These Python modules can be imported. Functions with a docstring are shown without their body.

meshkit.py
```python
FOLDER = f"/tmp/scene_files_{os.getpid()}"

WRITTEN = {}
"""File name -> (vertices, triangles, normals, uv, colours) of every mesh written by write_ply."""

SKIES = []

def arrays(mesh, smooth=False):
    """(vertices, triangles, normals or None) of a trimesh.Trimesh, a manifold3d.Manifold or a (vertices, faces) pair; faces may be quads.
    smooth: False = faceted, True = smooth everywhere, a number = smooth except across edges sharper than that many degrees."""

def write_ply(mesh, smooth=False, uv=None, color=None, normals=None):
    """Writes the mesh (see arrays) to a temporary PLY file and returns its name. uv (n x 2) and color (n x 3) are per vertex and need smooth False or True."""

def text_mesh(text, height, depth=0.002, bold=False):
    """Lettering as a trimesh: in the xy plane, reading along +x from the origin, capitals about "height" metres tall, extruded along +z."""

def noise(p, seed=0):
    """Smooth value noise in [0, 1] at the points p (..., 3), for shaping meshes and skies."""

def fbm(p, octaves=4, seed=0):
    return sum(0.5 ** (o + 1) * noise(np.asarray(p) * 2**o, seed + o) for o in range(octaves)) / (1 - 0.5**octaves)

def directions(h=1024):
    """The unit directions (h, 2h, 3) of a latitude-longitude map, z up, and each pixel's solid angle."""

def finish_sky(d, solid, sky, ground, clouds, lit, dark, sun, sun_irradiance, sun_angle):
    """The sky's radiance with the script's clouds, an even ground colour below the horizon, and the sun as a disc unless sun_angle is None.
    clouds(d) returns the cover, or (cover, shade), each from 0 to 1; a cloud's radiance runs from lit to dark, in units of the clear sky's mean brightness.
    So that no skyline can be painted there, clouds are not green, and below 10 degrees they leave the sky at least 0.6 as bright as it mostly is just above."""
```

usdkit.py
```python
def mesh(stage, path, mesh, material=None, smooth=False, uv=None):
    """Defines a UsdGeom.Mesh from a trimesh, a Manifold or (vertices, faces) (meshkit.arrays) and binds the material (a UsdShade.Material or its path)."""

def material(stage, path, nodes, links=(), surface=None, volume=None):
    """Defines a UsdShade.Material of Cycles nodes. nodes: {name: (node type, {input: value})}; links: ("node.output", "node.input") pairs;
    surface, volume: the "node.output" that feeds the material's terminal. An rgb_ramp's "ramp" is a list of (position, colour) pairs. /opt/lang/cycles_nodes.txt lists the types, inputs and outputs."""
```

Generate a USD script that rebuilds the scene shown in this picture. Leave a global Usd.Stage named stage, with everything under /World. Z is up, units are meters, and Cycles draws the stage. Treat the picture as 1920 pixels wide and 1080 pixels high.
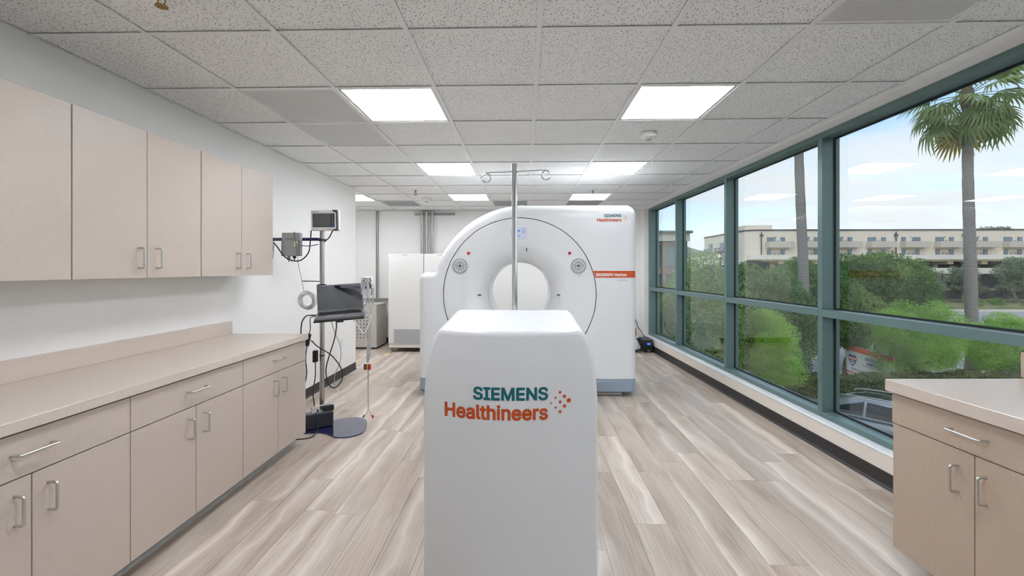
import math, random
import numpy as np, trimesh, manifold3d as m3
from shapely.geometry import Polygon, Point, box as sbox
from shapely.ops import unary_union
from shapely import affinity
import usdkit, meshkit
from pxr import Usd, UsdGeom, UsdLux, UsdShade, Gf

stage = Usd.Stage.CreateInMemory()
UsdGeom.SetStageUpAxis(stage, 'Z'); UsdGeom.SetStageMetersPerUnit(stage, 1.0)
UsdGeom.Xform.Define(stage, '/World'); UsdGeom.Scope.Define(stage, '/World/Looks')
PI = math.pi
rng = np.random.default_rng(7)

# ------------------------------------------------------------------ camera, sky, sun, exposure
EXPOSURE, SKY, SUN, LAMP = 0.1, 0.110, 5.2, 20.0
cam = UsdGeom.Camera.Define(stage, '/World/camera')
FX = 803.0
cam.CreateHorizontalApertureAttr(36.0); cam.CreateVerticalApertureAttr(20.25); cam.CreateFocalLengthAttr(36.0 * FX / 1920)
cam.CreateHorizontalApertureOffsetAttr(-36.0 * 6 / 1920); cam.CreateVerticalApertureOffsetAttr(-36.0 * 35 / 1920)
cam.CreateExposureAttr(EXPOSURE); cam.CreateClippingRangeAttr(Gf.Vec2f(0.05, 2000))
yaw = math.atan(18 / FX)
_c, _s = math.cos(yaw), math.sin(yaw)
cam.AddTransformOp().Set(Gf.Matrix4d(_c, _s, 0, 0, 0, 0, 1, 0, _s, -_c, 0, 0, 0, 0, 1.375, 1))

def lin(c):
    return tuple((x / 255 / 12.92) if x / 255 <= 0.04045 else ((x / 255 + 0.055) / 1.055) ** 2.4 for x in c)

def nmat(name, nodes, links=(), surface=None, volume=None):
    return usdkit.material(stage, '/World/Looks/' + name, nodes, links, surface=surface, volume=volume)

SUN_EL, SUN_AZ = 52.0, (-0.62, -0.78)       # the sun stands behind the building, high, softened by thin cloud
sky_mat = nmat('sky', {
    'tc': ('texture_coordinate', {}),
    'sky': ('sky_texture', {'sky_type': 'multiple_scattering', 'sun_disc': False, 'sun_elevation': math.radians(SUN_EL), 'sun_rotation': math.radians(218), 'air_density': 1.0, 'aerosol_density': 1.2, 'ozone_density': 1.0}),
    'sep': ('separate_xyz', {}), 'zc': ('math', {'math_type': 'maximum', 'value2': 0.0}), 'za': ('math', {'math_type': 'add', 'value2': 0.16}),
    'dx': ('math', {'math_type': 'divide'}), 'dy': ('math', {'math_type': 'divide'}), 'cv': ('combine_xyz', {'z': 0.35}),
    'map': ('mapping', {'scale': (0.62, 1.1, 1.0), 'rotation': (0, 0, 0.55), 'location': (0.35, 0.1, 0)}),
    'n': ('noise_texture', {'scale': 1.25, 'detail': 9, 'roughness': 0.56, 'distortion': 0.5}),
    'zr': ('rgb_ramp', {'ramp': [(0.0, (.47,) * 3), (0.06, (.47,) * 3), (0.13, (.60,) * 3), (0.20, (.57,) * 3), (0.28, (.42,) * 3), (0.5, (.42,) * 3), (1, (.45,) * 3)]}),
    'nz': ('math', {'math_type': 'add'}), 'nh': ('math', {'math_type': 'subtract', 'value2': 0.5}),
    'r': ('rgb_ramp', {'ramp': [(0.0, (0.12,) * 3), (0.36, (0.25,) * 3), (0.50, (0.80,) * 3), (0.62, (1,) * 3), (1, (1,) * 3)]}),
    'mx': ('mix_color', {'b': (8.2, 8.45, 8.8), 'use_clamp': False}),
    'bg': ('background_shader', {'strength': SKY})},
    [('tc.generated', 'sep.vector'), ('sep.z', 'zc.value1'), ('zc.value', 'za.value1'), ('sep.x', 'dx.value1'), ('za.value', 'dx.value2'), ('sep.y', 'dy.value1'), ('za.value', 'dy.value2'),
     ('dx.value', 'cv.x'), ('dy.value', 'cv.y'), ('cv.vector', 'map.vector'), ('map.vector', 'n.vector'), ('sep.z', 'zr.fac'), ('zr.color', 'nz.value1'), ('n.fac', 'nz.value2'), ('nz.value', 'nh.value1'), ('nh.value', 'r.fac'), ('r.color', 'mx.fac'), ('sky.color', 'mx.a'), ('mx.result', 'bg.color')], surface='bg.background')
dome = UsdLux.DomeLight.Define(stage, '/World/sky_dome'); dome.CreateIntensityAttr(1.0)
UsdShade.MaterialBindingAPI.Apply(dome.GetPrim()).Bind(sky_mat)
sun = UsdLux.DistantLight.Define(stage, '/World/sun'); sun.CreateIntensityAttr(SUN); sun.CreateAngleAttr(12.0); sun.CreateColorAttr(Gf.Vec3f(1.0, 0.96, 0.90))
_h = math.hypot(*SUN_AZ); _d = np.array([-SUN_AZ[0] / _h * math.cos(math.radians(SUN_EL)), -SUN_AZ[1] / _h * math.cos(math.radians(SUN_EL)), -math.sin(math.radians(SUN_EL))])
_z = -_d; _x = np.cross([0, 0, 1.0], _z); _x /= np.linalg.norm(_x); _y = np.cross(_z, _x)
sun.AddTransformOp().Set(Gf.Matrix4d(*_x, 0, *_y, 0, *_z, 0, 0, 0, 30, 1))

# ------------------------------------------------------------------ materials
M = {}
def pm(name, rgb, rough=0.5, metal=0.0, spec=0.5, coat=0.0, bump=0.0, bscale=300.0, var=0.0, vscale=4.0, **kw):
    """A principled material, optionally with slight tonal variation and fine bump."""
    c = lin(rgb)
    nodes = {'p': ('principled_bsdf', {'base_color': c, 'roughness': rough, 'metallic': metal, 'specular_ior_level': spec, 'coat_weight': coat, **kw})}
    links = []
    if var or bump:
        nodes['tc'] = ('texture_coordinate', {})
    if var:
        nodes['vn'] = ('noise_texture', {'scale': vscale, 'detail': 4})
        nodes['vr'] = ('rgb_ramp', {'ramp': [(0.3, tuple(x * (1 - var) for x in c)), (0.7, tuple(min(1, x * (1 + var)) for x in c))]})
        links += [('tc.object', 'vn.vector'), ('vn.fac', 'vr.fac'), ('vr.color', 'p.base_color')]
    if bump:
        nodes['bn'] = ('noise_texture', {'scale': bscale, 'detail': 3})
        nodes['b'] = ('bump', {'strength': bump, 'distance': 0.002})
        links += [('tc.object', 'bn.vector'), ('bn.fac', 'b.height'), ('b.normal', 'p.normal')]
    M[name] = nmat(name, nodes, links, surface='p.BSDF')

pm('wall_paint', (235, 233, 230), 0.6, bump=0.12, bscale=220)
pm('sill_paint', (226, 217, 206), 0.5, bump=0.1, bscale=220)
pm('grid_white', (234, 234, 232), 0.45)
pm('laminate', (187, 173, 162), 0.42, bump=0.05, bscale=500, var=0.03, vscale=60)
pm('laminate_tan', (178, 158, 140), 0.42, bump=0.05, bscale=500, var=0.03, vscale=60)
pm('counter_lam', (198, 184, 172), 0.28, bump=0.05, bscale=600, var=0.03, vscale=90)
pm('toe_vinyl', (168, 172, 172), 0.5)
pm('dark_gap', (40, 36, 33), 0.8)
pm('satin_nickel', (205, 205, 203), 0.3, metal=1.0)
pm('chrome', (225, 226, 228), 0.12, metal=1.0)
pm('steel_tube', (190, 188, 184), 0.24, metal=1.0)
pm('galvanized', (176, 177, 174), 0.42, metal=0.85, var=0.12, vscale=40)
pm('base_black', (44, 43, 43), 0.45)
pm('white_gloss', (221, 222, 224), 0.30, coat=0.25, coat_roughness=0.16)
pm('white_satin', (230, 231, 232), 0.34, coat=0.15)
pm('white_plastic', (228, 228, 226), 0.4)
pm('white_metal', (225, 222, 218), 0.45, bump=0.08, bscale=700)
pm('grey_metal', (196, 190, 183), 0.5)
pm('plinth_blue', (152, 168, 184), 0.4)
pm('groove_grey', (150, 150, 150), 0.5)
pm('orange', (206, 84, 22), 0.4)
pm('orange_ink', (196, 76, 18), 0.45)
pm('teal_ink', (0, 98, 108), 0.45)
pm('white_ink', (240, 240, 240), 0.5)
pm('grey_ink', (120, 120, 122), 0.5)
pm('panel_grey', (168, 170, 172), 0.4)
pm('button_silver', (226, 227, 228), 0.25)
pm('red_plastic', (186, 34, 28), 0.3)
pm('black_plastic', (30, 30, 32), 0.42)
pm('charcoal_plastic', (72, 72, 74), 0.42)
pm('key_black', (34, 34, 36), 0.5)
pm('navy_acrylic', (24, 26, 74), 0.1, coat=0.8)
pm('ups_black', (34, 40, 48), 0.38)
pm('grey_plastic', (160, 161, 158), 0.45)
pm('grey_plastic_dark', (122, 124, 124), 0.45)
pm('cable_black', (28, 28, 28), 0.5)
pm('cable_grey', (176, 178, 180), 0.5)
pm('cable_white', (226, 227, 228), 0.45)
pm('red_clip', (196, 40, 30), 0.4); pm('blue_clip', (40, 90, 190), 0.4); pm('brown_clip', (110, 66, 40), 0.4); pm('green_clip', (36, 108, 58), 0.4); pm('yellow_clip', (214, 158, 40), 0.4)
pm('pale_wood', (214, 190, 150), 0.6, var=0.08, vscale=30)
pm('paper_white', (240, 240, 240), 0.6)
pm('frame_green', (100, 124, 122), 0.36, metal=0.25, var=0.03, vscale=200)
pm('gasket', (22, 24, 26), 0.6)
pm('brass', (150, 120, 70), 0.35, metal=1.0)
pm('vent_box', (226, 227, 226), 0.6)
pm('mid_grey', (150, 151, 151), 0.6)
# outside
pm('asphalt', (150, 150, 152), 0.9, var=0.10, vscale=0.6)
pm('lot_asphalt', (122, 122, 124), 0.9, var=0.10, vscale=0.8)
pm('sidewalk', (196, 190, 180), 0.9, var=0.06, vscale=1.0)
pm('lane_white', (226, 226, 224), 0.8)
pm('soil_green', (124, 128, 88), 0.95, var=0.30, vscale=0.5)
pm('lawn', (120, 150, 92), 0.95, var=0.2, vscale=0.7)
pm('stucco', (232, 219, 202), 0.85, var=0.03, vscale=0.3)
pm('stucco_white', (232, 226, 214), 0.85, var=0.03, vscale=0.3)
pm('balcony_paint', (204, 194, 180), 0.85)
pm('dark_trim', (70, 72, 74), 0.6)
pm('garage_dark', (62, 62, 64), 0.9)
pm('garage_beige', (206, 192, 158), 0.9)
pm('terrace', (176, 158, 132), 0.9)
pm('window_frame_grey', (92, 98, 100), 0.5)
pm('vent_louver', (176, 170, 160), 0.8)
pm('wing_stone', (150, 132, 122), 0.8)
pm('wing_cap', (214, 208, 198), 0.8)
pm('wing_roof', (96, 112, 112), 0.6)
pm('sail_cloth', (222, 226, 226), 0.8)
pm('car_silver', (150, 158, 166), 0.3, metal=0.7, coat=0.8)
pm('car_white', (214, 218, 222), 0.28, coat=0.8)
pm('rubber', (28, 28, 29), 0.7)
pm('sign_white', (232, 234, 238), 0.5)
pm('sign_blue', (40, 92, 170), 0.5); pm('sign_red', (200, 60, 48), 0.5); pm('sign_orange', (240, 96, 40), 0.5); pm('sign_teal', (60, 160, 180), 0.5)

def em(name, rgb, strength):
    M[name] = nmat(name, {'e': ('emission', {'color': lin(rgb), 'strength': strength})}, surface='e.emission')
em('lamp_panel', (243, 248, 255), LAMP)
em('screen_pale', (206, 214, 236), 0.75); em('screen_blue', (70, 100, 220), 0.8)
em('led_yellow', (255, 214, 90), 1.2); em('led_orange', (255, 170, 60), 1.2); em('led_blue', (60, 100, 255), 1.6); em('globe', (255, 236, 200), 1.2)

def screen(name, rgb, rough=0.12):
    pm(name, rgb, rough, spec=0.6)
pm('laptop_grey', (104, 104, 105), 0.45); screen('screen_off', (58, 60, 62), 0.34); screen('lcd_off', (92, 96, 98), 0.2)

def glassmat(name, tint, f0=0.038):
    """Window glass: clear, with a mirror share that grows towards grazing angles (Schlick)."""
    M[name] = nmat(name, {'t': ('transparent_bsdf', {'color': tint}), 'g': ('glossy_bsdf', {'color': (1, 1, 1), 'roughness': 0.0}), 'lw': ('layer_weight', {'blend': 0.5}),
                          'pw': ('math', {'math_type': 'power', 'value2': 5.0}), 'f': ('math', {'math_type': 'multiply_add', 'value2': 1 - f0, 'value3': f0}), 'm': ('mix_closure', {})},
                   [('lw.facing', 'pw.value1'), ('pw.value', 'f.value1'), ('f.value', 'm.fac'), ('t.BSDF', 'm.closure1'), ('g.BSDF', 'm.closure2')], surface='m.closure')
glassmat('pane_glass', (0.965, 0.985, 0.98))
pm('far_glass', (96, 120, 140), 0.06, spec=0.9)
pm('wing_glass', (70, 120, 126), 0.08, spec=0.9)
pm('car_glass', (36, 42, 46), 0.06, spec=0.45)
pm('clear_lens', (190, 196, 200), 0.1)

# ceiling tile: white mineral fibre with small dark pin holes
M['ceiling_tile'] = nmat('ceiling_tile', {
    'tc': ('texture_coordinate', {}), 'mp': ('mapping', {'scale': (1.0, 0.72, 1.0)}),
    'dn': ('noise_texture', {'scale': 60, 'detail': 2}), 'dm': ('vector_math', {'math_type': 'scale', 'scale': 0.012}), 'da': ('vector_math', {'math_type': 'add'}),
    'v': ('voronoi_texture', {'dimensions': '2D', 'feature': 'f1', 'scale': 92, 'randomness': 1.0}),
    'lt': ('rgb_ramp', {'ramp': [(0.0, (1,) * 3), (0.16, (1,) * 3), (0.25, (0,) * 3), (1, (0,) * 3)]}),
    'sc': ('separate_color', {}), 'rn': ('rgb_ramp', {'ramp': [(0.0, (0,) * 3), (0.42, (0,) * 3), (0.5, (0.75,) * 3), (1, (1,) * 3)]}),
    'mu': ('math', {'math_type': 'multiply'}),
    'mx': ('mix_color', {'a': lin((240, 240, 238)), 'b': lin((120, 118, 114))}),
    'bn': ('noise_texture', {'scale': 420, 'detail': 3}), 'b': ('bump', {'strength': 0.25, 'distance': 0.002}),
    'p': ('principled_bsdf', {'roughness': 0.85})},
    [('tc.object', 'mp.vector'), ('tc.object', 'dn.vector'), ('dn.color', 'dm.vector1'), ('mp.vector', 'da.vector1'), ('dm.vector', 'da.vector2'), ('da.vector', 'v.vector'),
     ('v.distance', 'lt.fac'), ('v.color', 'sc.color'), ('sc.r', 'rn.fac'), ('lt.color', 'mu.value1'), ('rn.color', 'mu.value2'), ('mu.value', 'mx.fac'), ('mx.result', 'p.base_color'),
     ('tc.object', 'bn.vector'), ('bn.fac', 'b.height'), ('b.normal', 'p.normal')], surface='p.BSDF')

def perforated(name, scale, thr, rgb):
    M[name] = nmat(name, {
        'tc': ('texture_coordinate', {}), 'v': ('voronoi_texture', {'dimensions': '2D', 'feature': 'f1', 'scale': scale, 'randomness': 0.0}),
        'lt': ('math', {'math_type': 'less_than', 'value2': thr}), 't': ('transparent_bsdf', {}), 'p': ('principled_bsdf', {'base_color': lin(rgb), 'roughness': 0.5}), 'm': ('mix_closure', {})},
        [('tc.object', 'v.vector'), ('v.distance', 'lt.value1'), ('lt.value', 'm.fac'), ('p.BSDF', 'm.closure1'), ('t.BSDF', 'm.closure2')], surface='m.closure')
perforated('perforated_white', 125, 0.27, (226, 226, 224))

# vinyl plank: every plank has its own tone, grain and pale sapwood streak
M['plank'] = nmat('plank', {
    'tc': ('texture_coordinate', {}), 'oi': ('object_info', {}),
    'r1': ('math', {'math_type': 'multiply', 'value2': 83.0}), 'r2': ('math', {'math_type': 'multiply', 'value2': 37.0}), 'off': ('combine_xyz', {'z': 0.0}),
    'ad': ('vector_math', {'math_type': 'add'}),
    'm1': ('mapping', {'scale': (5.5, 0.85, 1)}), 'n1': ('noise_texture', {'scale': 1.0, 'detail': 4, 'roughness': 0.5, 'distortion': 1.2}),
    'm2': ('mapping', {'scale': (95, 3.2, 1)}), 'n2': ('noise_texture', {'scale': 1.0, 'detail': 5, 'roughness': 0.6, 'distortion': 0.4}),
    'm3': ('mapping', {'scale': (7.0, 0.55, 1)}), 'w': ('wave_texture', {'wave_type': 'bands', 'bands_direction': 'x', 'scale': 2.2, 'distortion': 6.5, 'detail': 3, 'detail_scale': 1.0, 'detail_roughness': 0.5}),
    'm4': ('mapping', {'scale': (0.0, 1.6, 1)}), 'n4': ('noise_texture', {'scale': 1.0, 'detail': 3}),
    'tone': ('rgb_ramp', {'ramp': [(0.25, lin((164, 147, 133))), (0.5, lin((192, 177, 163))), (0.75, lin((209, 197, 185)))]}),
    'fine': ('rgb_ramp', {'ramp': [(0.3, (0.80,) * 3), (0.55, (1.0,) * 3), (1, (1.03,) * 3)]}),
    'cath': ('rgb_ramp', {'ramp': [(0.0, (0.86,) * 3), (0.25, (1.0,) * 3), (1, (1.0,) * 3)]}),
    'ml1': ('mix_color', {'blend_type': 'multiply', 'fac': 1.0}), 'ml2': ('mix_color', {'blend_type': 'multiply', 'fac': 0.8}),
    'sx': ('separate_xyz', {}), 'xs': ('math', {'math_type': 'multiply', 'value2': 8.0}), 'wob': ('math', {'math_type': 'multiply_add', 'value2': 1.7}),
    'shift': ('math', {'math_type': 'multiply_add', 'value2': 2.6, 'value3': -2.15}), 'sum': ('math', {'math_type': 'add'}), 'ab': ('math', {'math_type': 'absolute'}),
    'streak': ('rgb_ramp', {'ramp': [(0.0, (0.72,) * 3), (0.12, (0.42,) * 3), (0.45, (0.0,) * 3), (1, (0,) * 3)]}),
    'mx': ('mix_color', {'b': lin((226, 216, 206))}),
    'pv': ('math', {'math_type': 'multiply_add', 'value2': 0.24, 'value3': 0.84}), 'fr': ('math', {'math_type': 'fraction'}), 'fm': ('math', {'math_type': 'multiply', 'value2': 13.7}),
    'hs': ('hsv', {'saturation': 1.04}), 'bmp': ('bump', {'strength': 0.08, 'distance': 0.001}),
    'p': ('principled_bsdf', {'roughness': 0.38, 'specular_ior_level': 0.45})},
    [('oi.random', 'r1.value1'), ('oi.random', 'r2.value1'), ('r1.value', 'off.x'), ('r2.value', 'off.y'), ('tc.object', 'ad.vector1'), ('off.vector', 'ad.vector2'),
     ('ad.vector', 'm1.vector'), ('m1.vector', 'n1.vector'), ('ad.vector', 'm2.vector'), ('m2.vector', 'n2.vector'), ('ad.vector', 'm3.vector'), ('m3.vector', 'w.vector'), ('ad.vector', 'm4.vector'), ('m4.vector', 'n4.vector'),
     ('n1.fac', 'tone.fac'), ('n2.fac', 'fine.fac'), ('w.fac', 'cath.fac'), ('tone.color', 'ml1.a'), ('fine.color', 'ml1.b'), ('ml1.result', 'ml2.a'), ('cath.color', 'ml2.b'),
     ('tc.object', 'sx.vector'), ('sx.x', 'xs.value1'), ('oi.random', 'shift.value1'), ('n4.fac', 'wob.value1'), ('shift.value', 'wob.value3'), ('xs.value', 'sum.value1'), ('wob.value', 'sum.value2'), ('sum.value', 'ab.value1'), ('ab.value', 'streak.fac'),
     ('streak.color', 'mx.fac'), ('ml2.result', 'mx.a'), ('mx.result', 'hs.color'), ('oi.random', 'fm.value1'), ('fm.value', 'fr.value1'), ('fr.value', 'pv.value1'), ('pv.value', 'hs.value'), ('hs.color', 'p.base_color'),
     ('n2.fac', 'bmp.height'), ('bmp.normal', 'p.normal')], surface='p.BSDF')

def leafmat(name, dark, light, trans=0.3, vscale=1.2):
    M[name] = nmat(name, {
        'g': ('geometry', {}), 'n': ('noise_texture', {'scale': vscale, 'detail': 3}), 'rr': ('math', {'math_type': 'multiply_add', 'value2': 0.55}),
        'nm': ('math', {'math_type': 'multiply_add', 'value2': 1.0, 'value3': -0.28}),
        'r': ('rgb_ramp', {'ramp': [(0.15, lin(dark)), (0.8, lin(light))]}),
        'p': ('principled_bsdf', {'roughness': 0.5, 'specular_ior_level': 0.35}), 't': ('translucent_bsdf', {}), 'm': ('mix_closure', {'fac': trans})},
        [('g.position', 'n.vector'), ('n.fac', 'nm.value1'), ('nm.value', 'rr.value3'), ('g.random_per_island', 'rr.value1'), ('rr.value', 'r.fac'), ('r.color', 'p.base_color'), ('r.color', 't.color'),
         ('p.BSDF', 'm.closure1'), ('t.BSDF', 'm.closure2')], surface='m.closure')
leafmat('leaf_dark', (88, 122, 62), (168, 194, 104), 0.35)
leafmat('leaf_bright', (140, 186, 74), (210, 234, 124), 0.4)
leafmat('leaf_mid', (112, 146, 70), (190, 208, 110), 0.35)
leafmat('leaf_grey', (122, 136, 110), (178, 188, 158), 0.35)
leafmat('leaf_hedge', (104, 114, 72), (160, 162, 106))
leafmat('leaf_palm', (126, 146, 88), (198, 208, 146), 0.4, 2.0)
leafmat('leaf_yellow', (170, 150, 76), (206, 186, 110), 0.3, 2.0)
leafmat('leaf_dead', (150, 120, 84), (196, 166, 122), 0.25, 2.0)
M['palm_bark'] = nmat('palm_bark', {'tc': ('texture_coordinate', {}), 'w': ('wave_texture', {'wave_type': 'bands', 'bands_direction': 'z', 'scale': 4.5, 'distortion': 5.0, 'detail': 3, 'detail_scale': 2.0}),
    'r': ('rgb_ramp', {'ramp': [(0.0, lin((112, 108, 104))), (0.5, lin((146, 140, 134))), (1, lin((160, 154, 148)))]}), 'b': ('bump', {'strength': 0.3, 'distance': 0.015}), 'p': ('principled_bsdf', {'roughness': 0.9})},
    [('tc.object', 'w.vector'), ('w.fac', 'r.fac'), ('r.color', 'p.base_color'), ('w.fac', 'b.height'), ('b.normal', 'p.normal')], surface='p.BSDF')
pm('bark', (120, 106, 94), 0.9, bump=0.6, bscale=20, var=0.2, vscale=6)

# ------------------------------------------------------------------ helpers
used, INV = {}, {}
def numbered(parent, name):
    k = used.get((parent, name), 0); used[(parent, name)] = k + 1
    return parent + '/' + (name if k == 0 else f'{name}_{k:03d}')

def cd(prim, **kw):
    for k, v in kw.items():
        if v: prim.SetCustomDataByKey(k, v)
    return prim

def thing(name, label=None, cat=None, loc=(0, 0, 0), rz=0.0, group=None, kind=None, parent='/World'):
    parent = parent if isinstance(parent, str) else str(parent.GetPath())
    x = UsdGeom.Xform.Define(stage, numbered(parent, name))
    x.AddTranslateOp().Set(tuple(map(float, loc)))
    if rz: x.AddRotateZOp().Set(math.degrees(rz))
    T = trimesh.transformations.rotation_matrix(rz, [0, 0, 1]); T[:3, 3] = loc
    INV[str(x.GetPath())] = np.linalg.inv(T) @ INV.get(parent, np.eye(4))
    return cd(x.GetPrim(), label=label, category=cat, group=group, kind=kind)

def obj(name, mesh, mat, parent=None, smooth=False, label=None, cat=None, group=None, kind=None, local=False):
    """ONE Mesh prim from a mesh (or list) given in world coordinates, under the thing 'parent' or under /World."""
    if isinstance(mesh, (list, tuple)) and not isinstance(mesh[0], np.ndarray):
        mesh = trimesh.util.concatenate([tm(q) for q in mesh if q is not None])
    mesh = tm(mesh)
    p = '/World' if parent is None else str(parent.GetPath())
    if not local:
        q, T = p, None
        while q and q not in INV: q = q.rpartition('/')[0]
        if q in INV: mesh = mesh.copy(); mesh.apply_transform(INV[q])
    m = usdkit.mesh(stage, numbered(p, name), mesh, M[mat] if isinstance(mat, str) else mat, smooth=smooth)
    return cd(m.GetPrim(), label=label, category=cat, group=group, kind=kind)

def struct(name, mesh, mat, parent=None, **kw):
    return obj(name, mesh, mat, parent, kind='structure', **kw)

def dup(root, loc, rz=0.0, label=None, group=None):
    was = root.GetCustomData()
    r = thing(root.GetName(), label or was.get('label'), was.get('category'), loc, rz, group or was.get('group'))
    r.GetReferences().AddInternalReference(root.GetPath()); r.SetInstanceable(True)
    return r

def tm(m):
    if isinstance(m, trimesh.Trimesh): return m
    v, f, _ = meshkit.arrays(m)
    return trimesh.Trimesh(v, f, process=False)

def bx(x0, x1, y0, y1, z0, z1, r=0.0):
    """A box; r chamfers every edge."""
    if r <= 0:
        b = trimesh.creation.box([x1 - x0, y1 - y0, z1 - z0]); b.apply_translation([(x0 + x1) / 2, (y0 + y1) / 2, (z0 + z1) / 2]); return b
    r = min(r, 0.49 * min(x1 - x0, y1 - y0, z1 - z0))
    pts = []
    for sx in (0, 1):
        for sy in (0, 1):
            for sz in (0, 1):
                c = np.array([x1 if sx else x0, y1 if sy else y0, z1 if sz else z0])
                d = np.array([-1 if sx else 1, -1 if sy else 1, -1 if sz else 1]) * r
                for k in range(3):
                    e = d.copy(); e[k] = 0; pts.append(c + e)
    return trimesh.convex.convex_hull(np.array(pts))

def rbox(x0, x1, y0, y1, z0, z1, r, seg=12):
    """A box with rounded edges."""
    h = [m3.Manifold.sphere(r, seg).translate((x, y, z)) for x in (x0 + r, x1 - r) for y in (y0 + r, y1 - r) for z in (z0 + r, z1 - r)]
    return tm(m3.Manifold.batch_hull(h))

def cyl(p0, p1, r, n=16):
    return trimesh.creation.cylinder(radius=r, segment=[p0, p1], sections=n)

def spline(pts, n=8):
    p = np.asarray(pts, float)
    if len(p) < 3: return p
    q = np.vstack([2 * p[0] - p[1], p, 2 * p[-1] - p[-2]]); out = []
    for i in range(1, len(q) - 2):
        for t in np.linspace(0, 1, n, endpoint=False):
            a, b, c, d = q[i - 1], q[i], q[i + 1], q[i + 2]
            out.append(0.5 * ((2 * b) + (-a + c) * t + (2 * a - 5 * b + 4 * c - d) * t ** 2 + (-a + 3 * b - 3 * c + d) * t ** 3))
    return np.array(out + [p[-1]])

def tube(pts, r, n=8):
    p = np.asarray(pts, float); r = np.broadcast_to(r, (len(p),))
    t = np.gradient(p, axis=0); t /= np.linalg.norm(t, axis=1, keepdims=True) + 1e-12
    a = np.cross(t[0], [0, 0, 1.0] if abs(t[0][2]) < 0.9 else [1.0, 0, 0]); a /= np.linalg.norm(a)
    A = []
    for i in range(len(p)):
        a = a - t[i] * (a @ t[i]); a /= np.linalg.norm(a) + 1e-12; A.append(a)
    A = np.array(A); B = np.cross(t, A); g = np.arange(n) * 2 * PI / n
    v = (p[:, None] + r[:, None, None] * (np.cos(g)[None, :, None] * A[:, None] + np.sin(g)[None, :, None] * B[:, None])).reshape(-1, 3)
    f = []
    for i in range(len(p) - 1):
        for j in range(n):
            k = (j + 1) % n; f += [[i * n + j, i * n + k, (i + 1) * n + k], [i * n + j, (i + 1) * n + k, (i + 1) * n + j]]
    c0, c1 = len(v), len(v) + 1
    v = np.vstack([v, p[0], p[-1]])
    for j in range(n):
        k = (j + 1) % n; f += [[c0, k, j], [c1, (len(p) - 1) * n + j, (len(p) - 1) * n + k]]
    return trimesh.Trimesh(v, f, process=False)

def prism(poly, z0, z1):
    g = getattr(poly, 'geoms', [poly]); out = []
    for q in g:
        if q.is_empty or q.geom_type != 'Polygon' or q.area < 1e-7: continue
        e = trimesh.creation.extrude_polygon(q, z1 - z0, engine='earcut'); e.apply_translation([0, 0, z0]); out.append(e)
    return trimesh.util.concatenate(out) if out else None

def xz_prism(poly, y0, y1):
    """A polygon in (x, z) extruded along y."""
    m = prism(poly, 0, y1 - y0); v = m.vertices.copy()
    return trimesh.Trimesh(np.stack([v[:, 0], y0 + v[:, 2], v[:, 1]], 1), m.faces[:, ::-1], process=False)

def yz_prism(poly, x0, x1):
    m = prism(poly, 0, x1 - x0); v = m.vertices.copy()
    return trimesh.Trimesh(np.stack([x0 + v[:, 2], v[:, 0], v[:, 1]], 1), m.faces, process=False)

def lathe(profile, n=48):
    """(r, h) pairs turned about z."""
    return trimesh.creation.revolve(np.asarray(profile, float), sections=n)

def place(mesh, loc=(0, 0, 0), rx=0, ry=0, rz=0):
    m = tm(mesh).copy(); R = trimesh.transformations.euler_matrix(rx, ry, rz, 'sxyz'); R[:3, 3] = loc; m.apply_transform(R); return m

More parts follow.
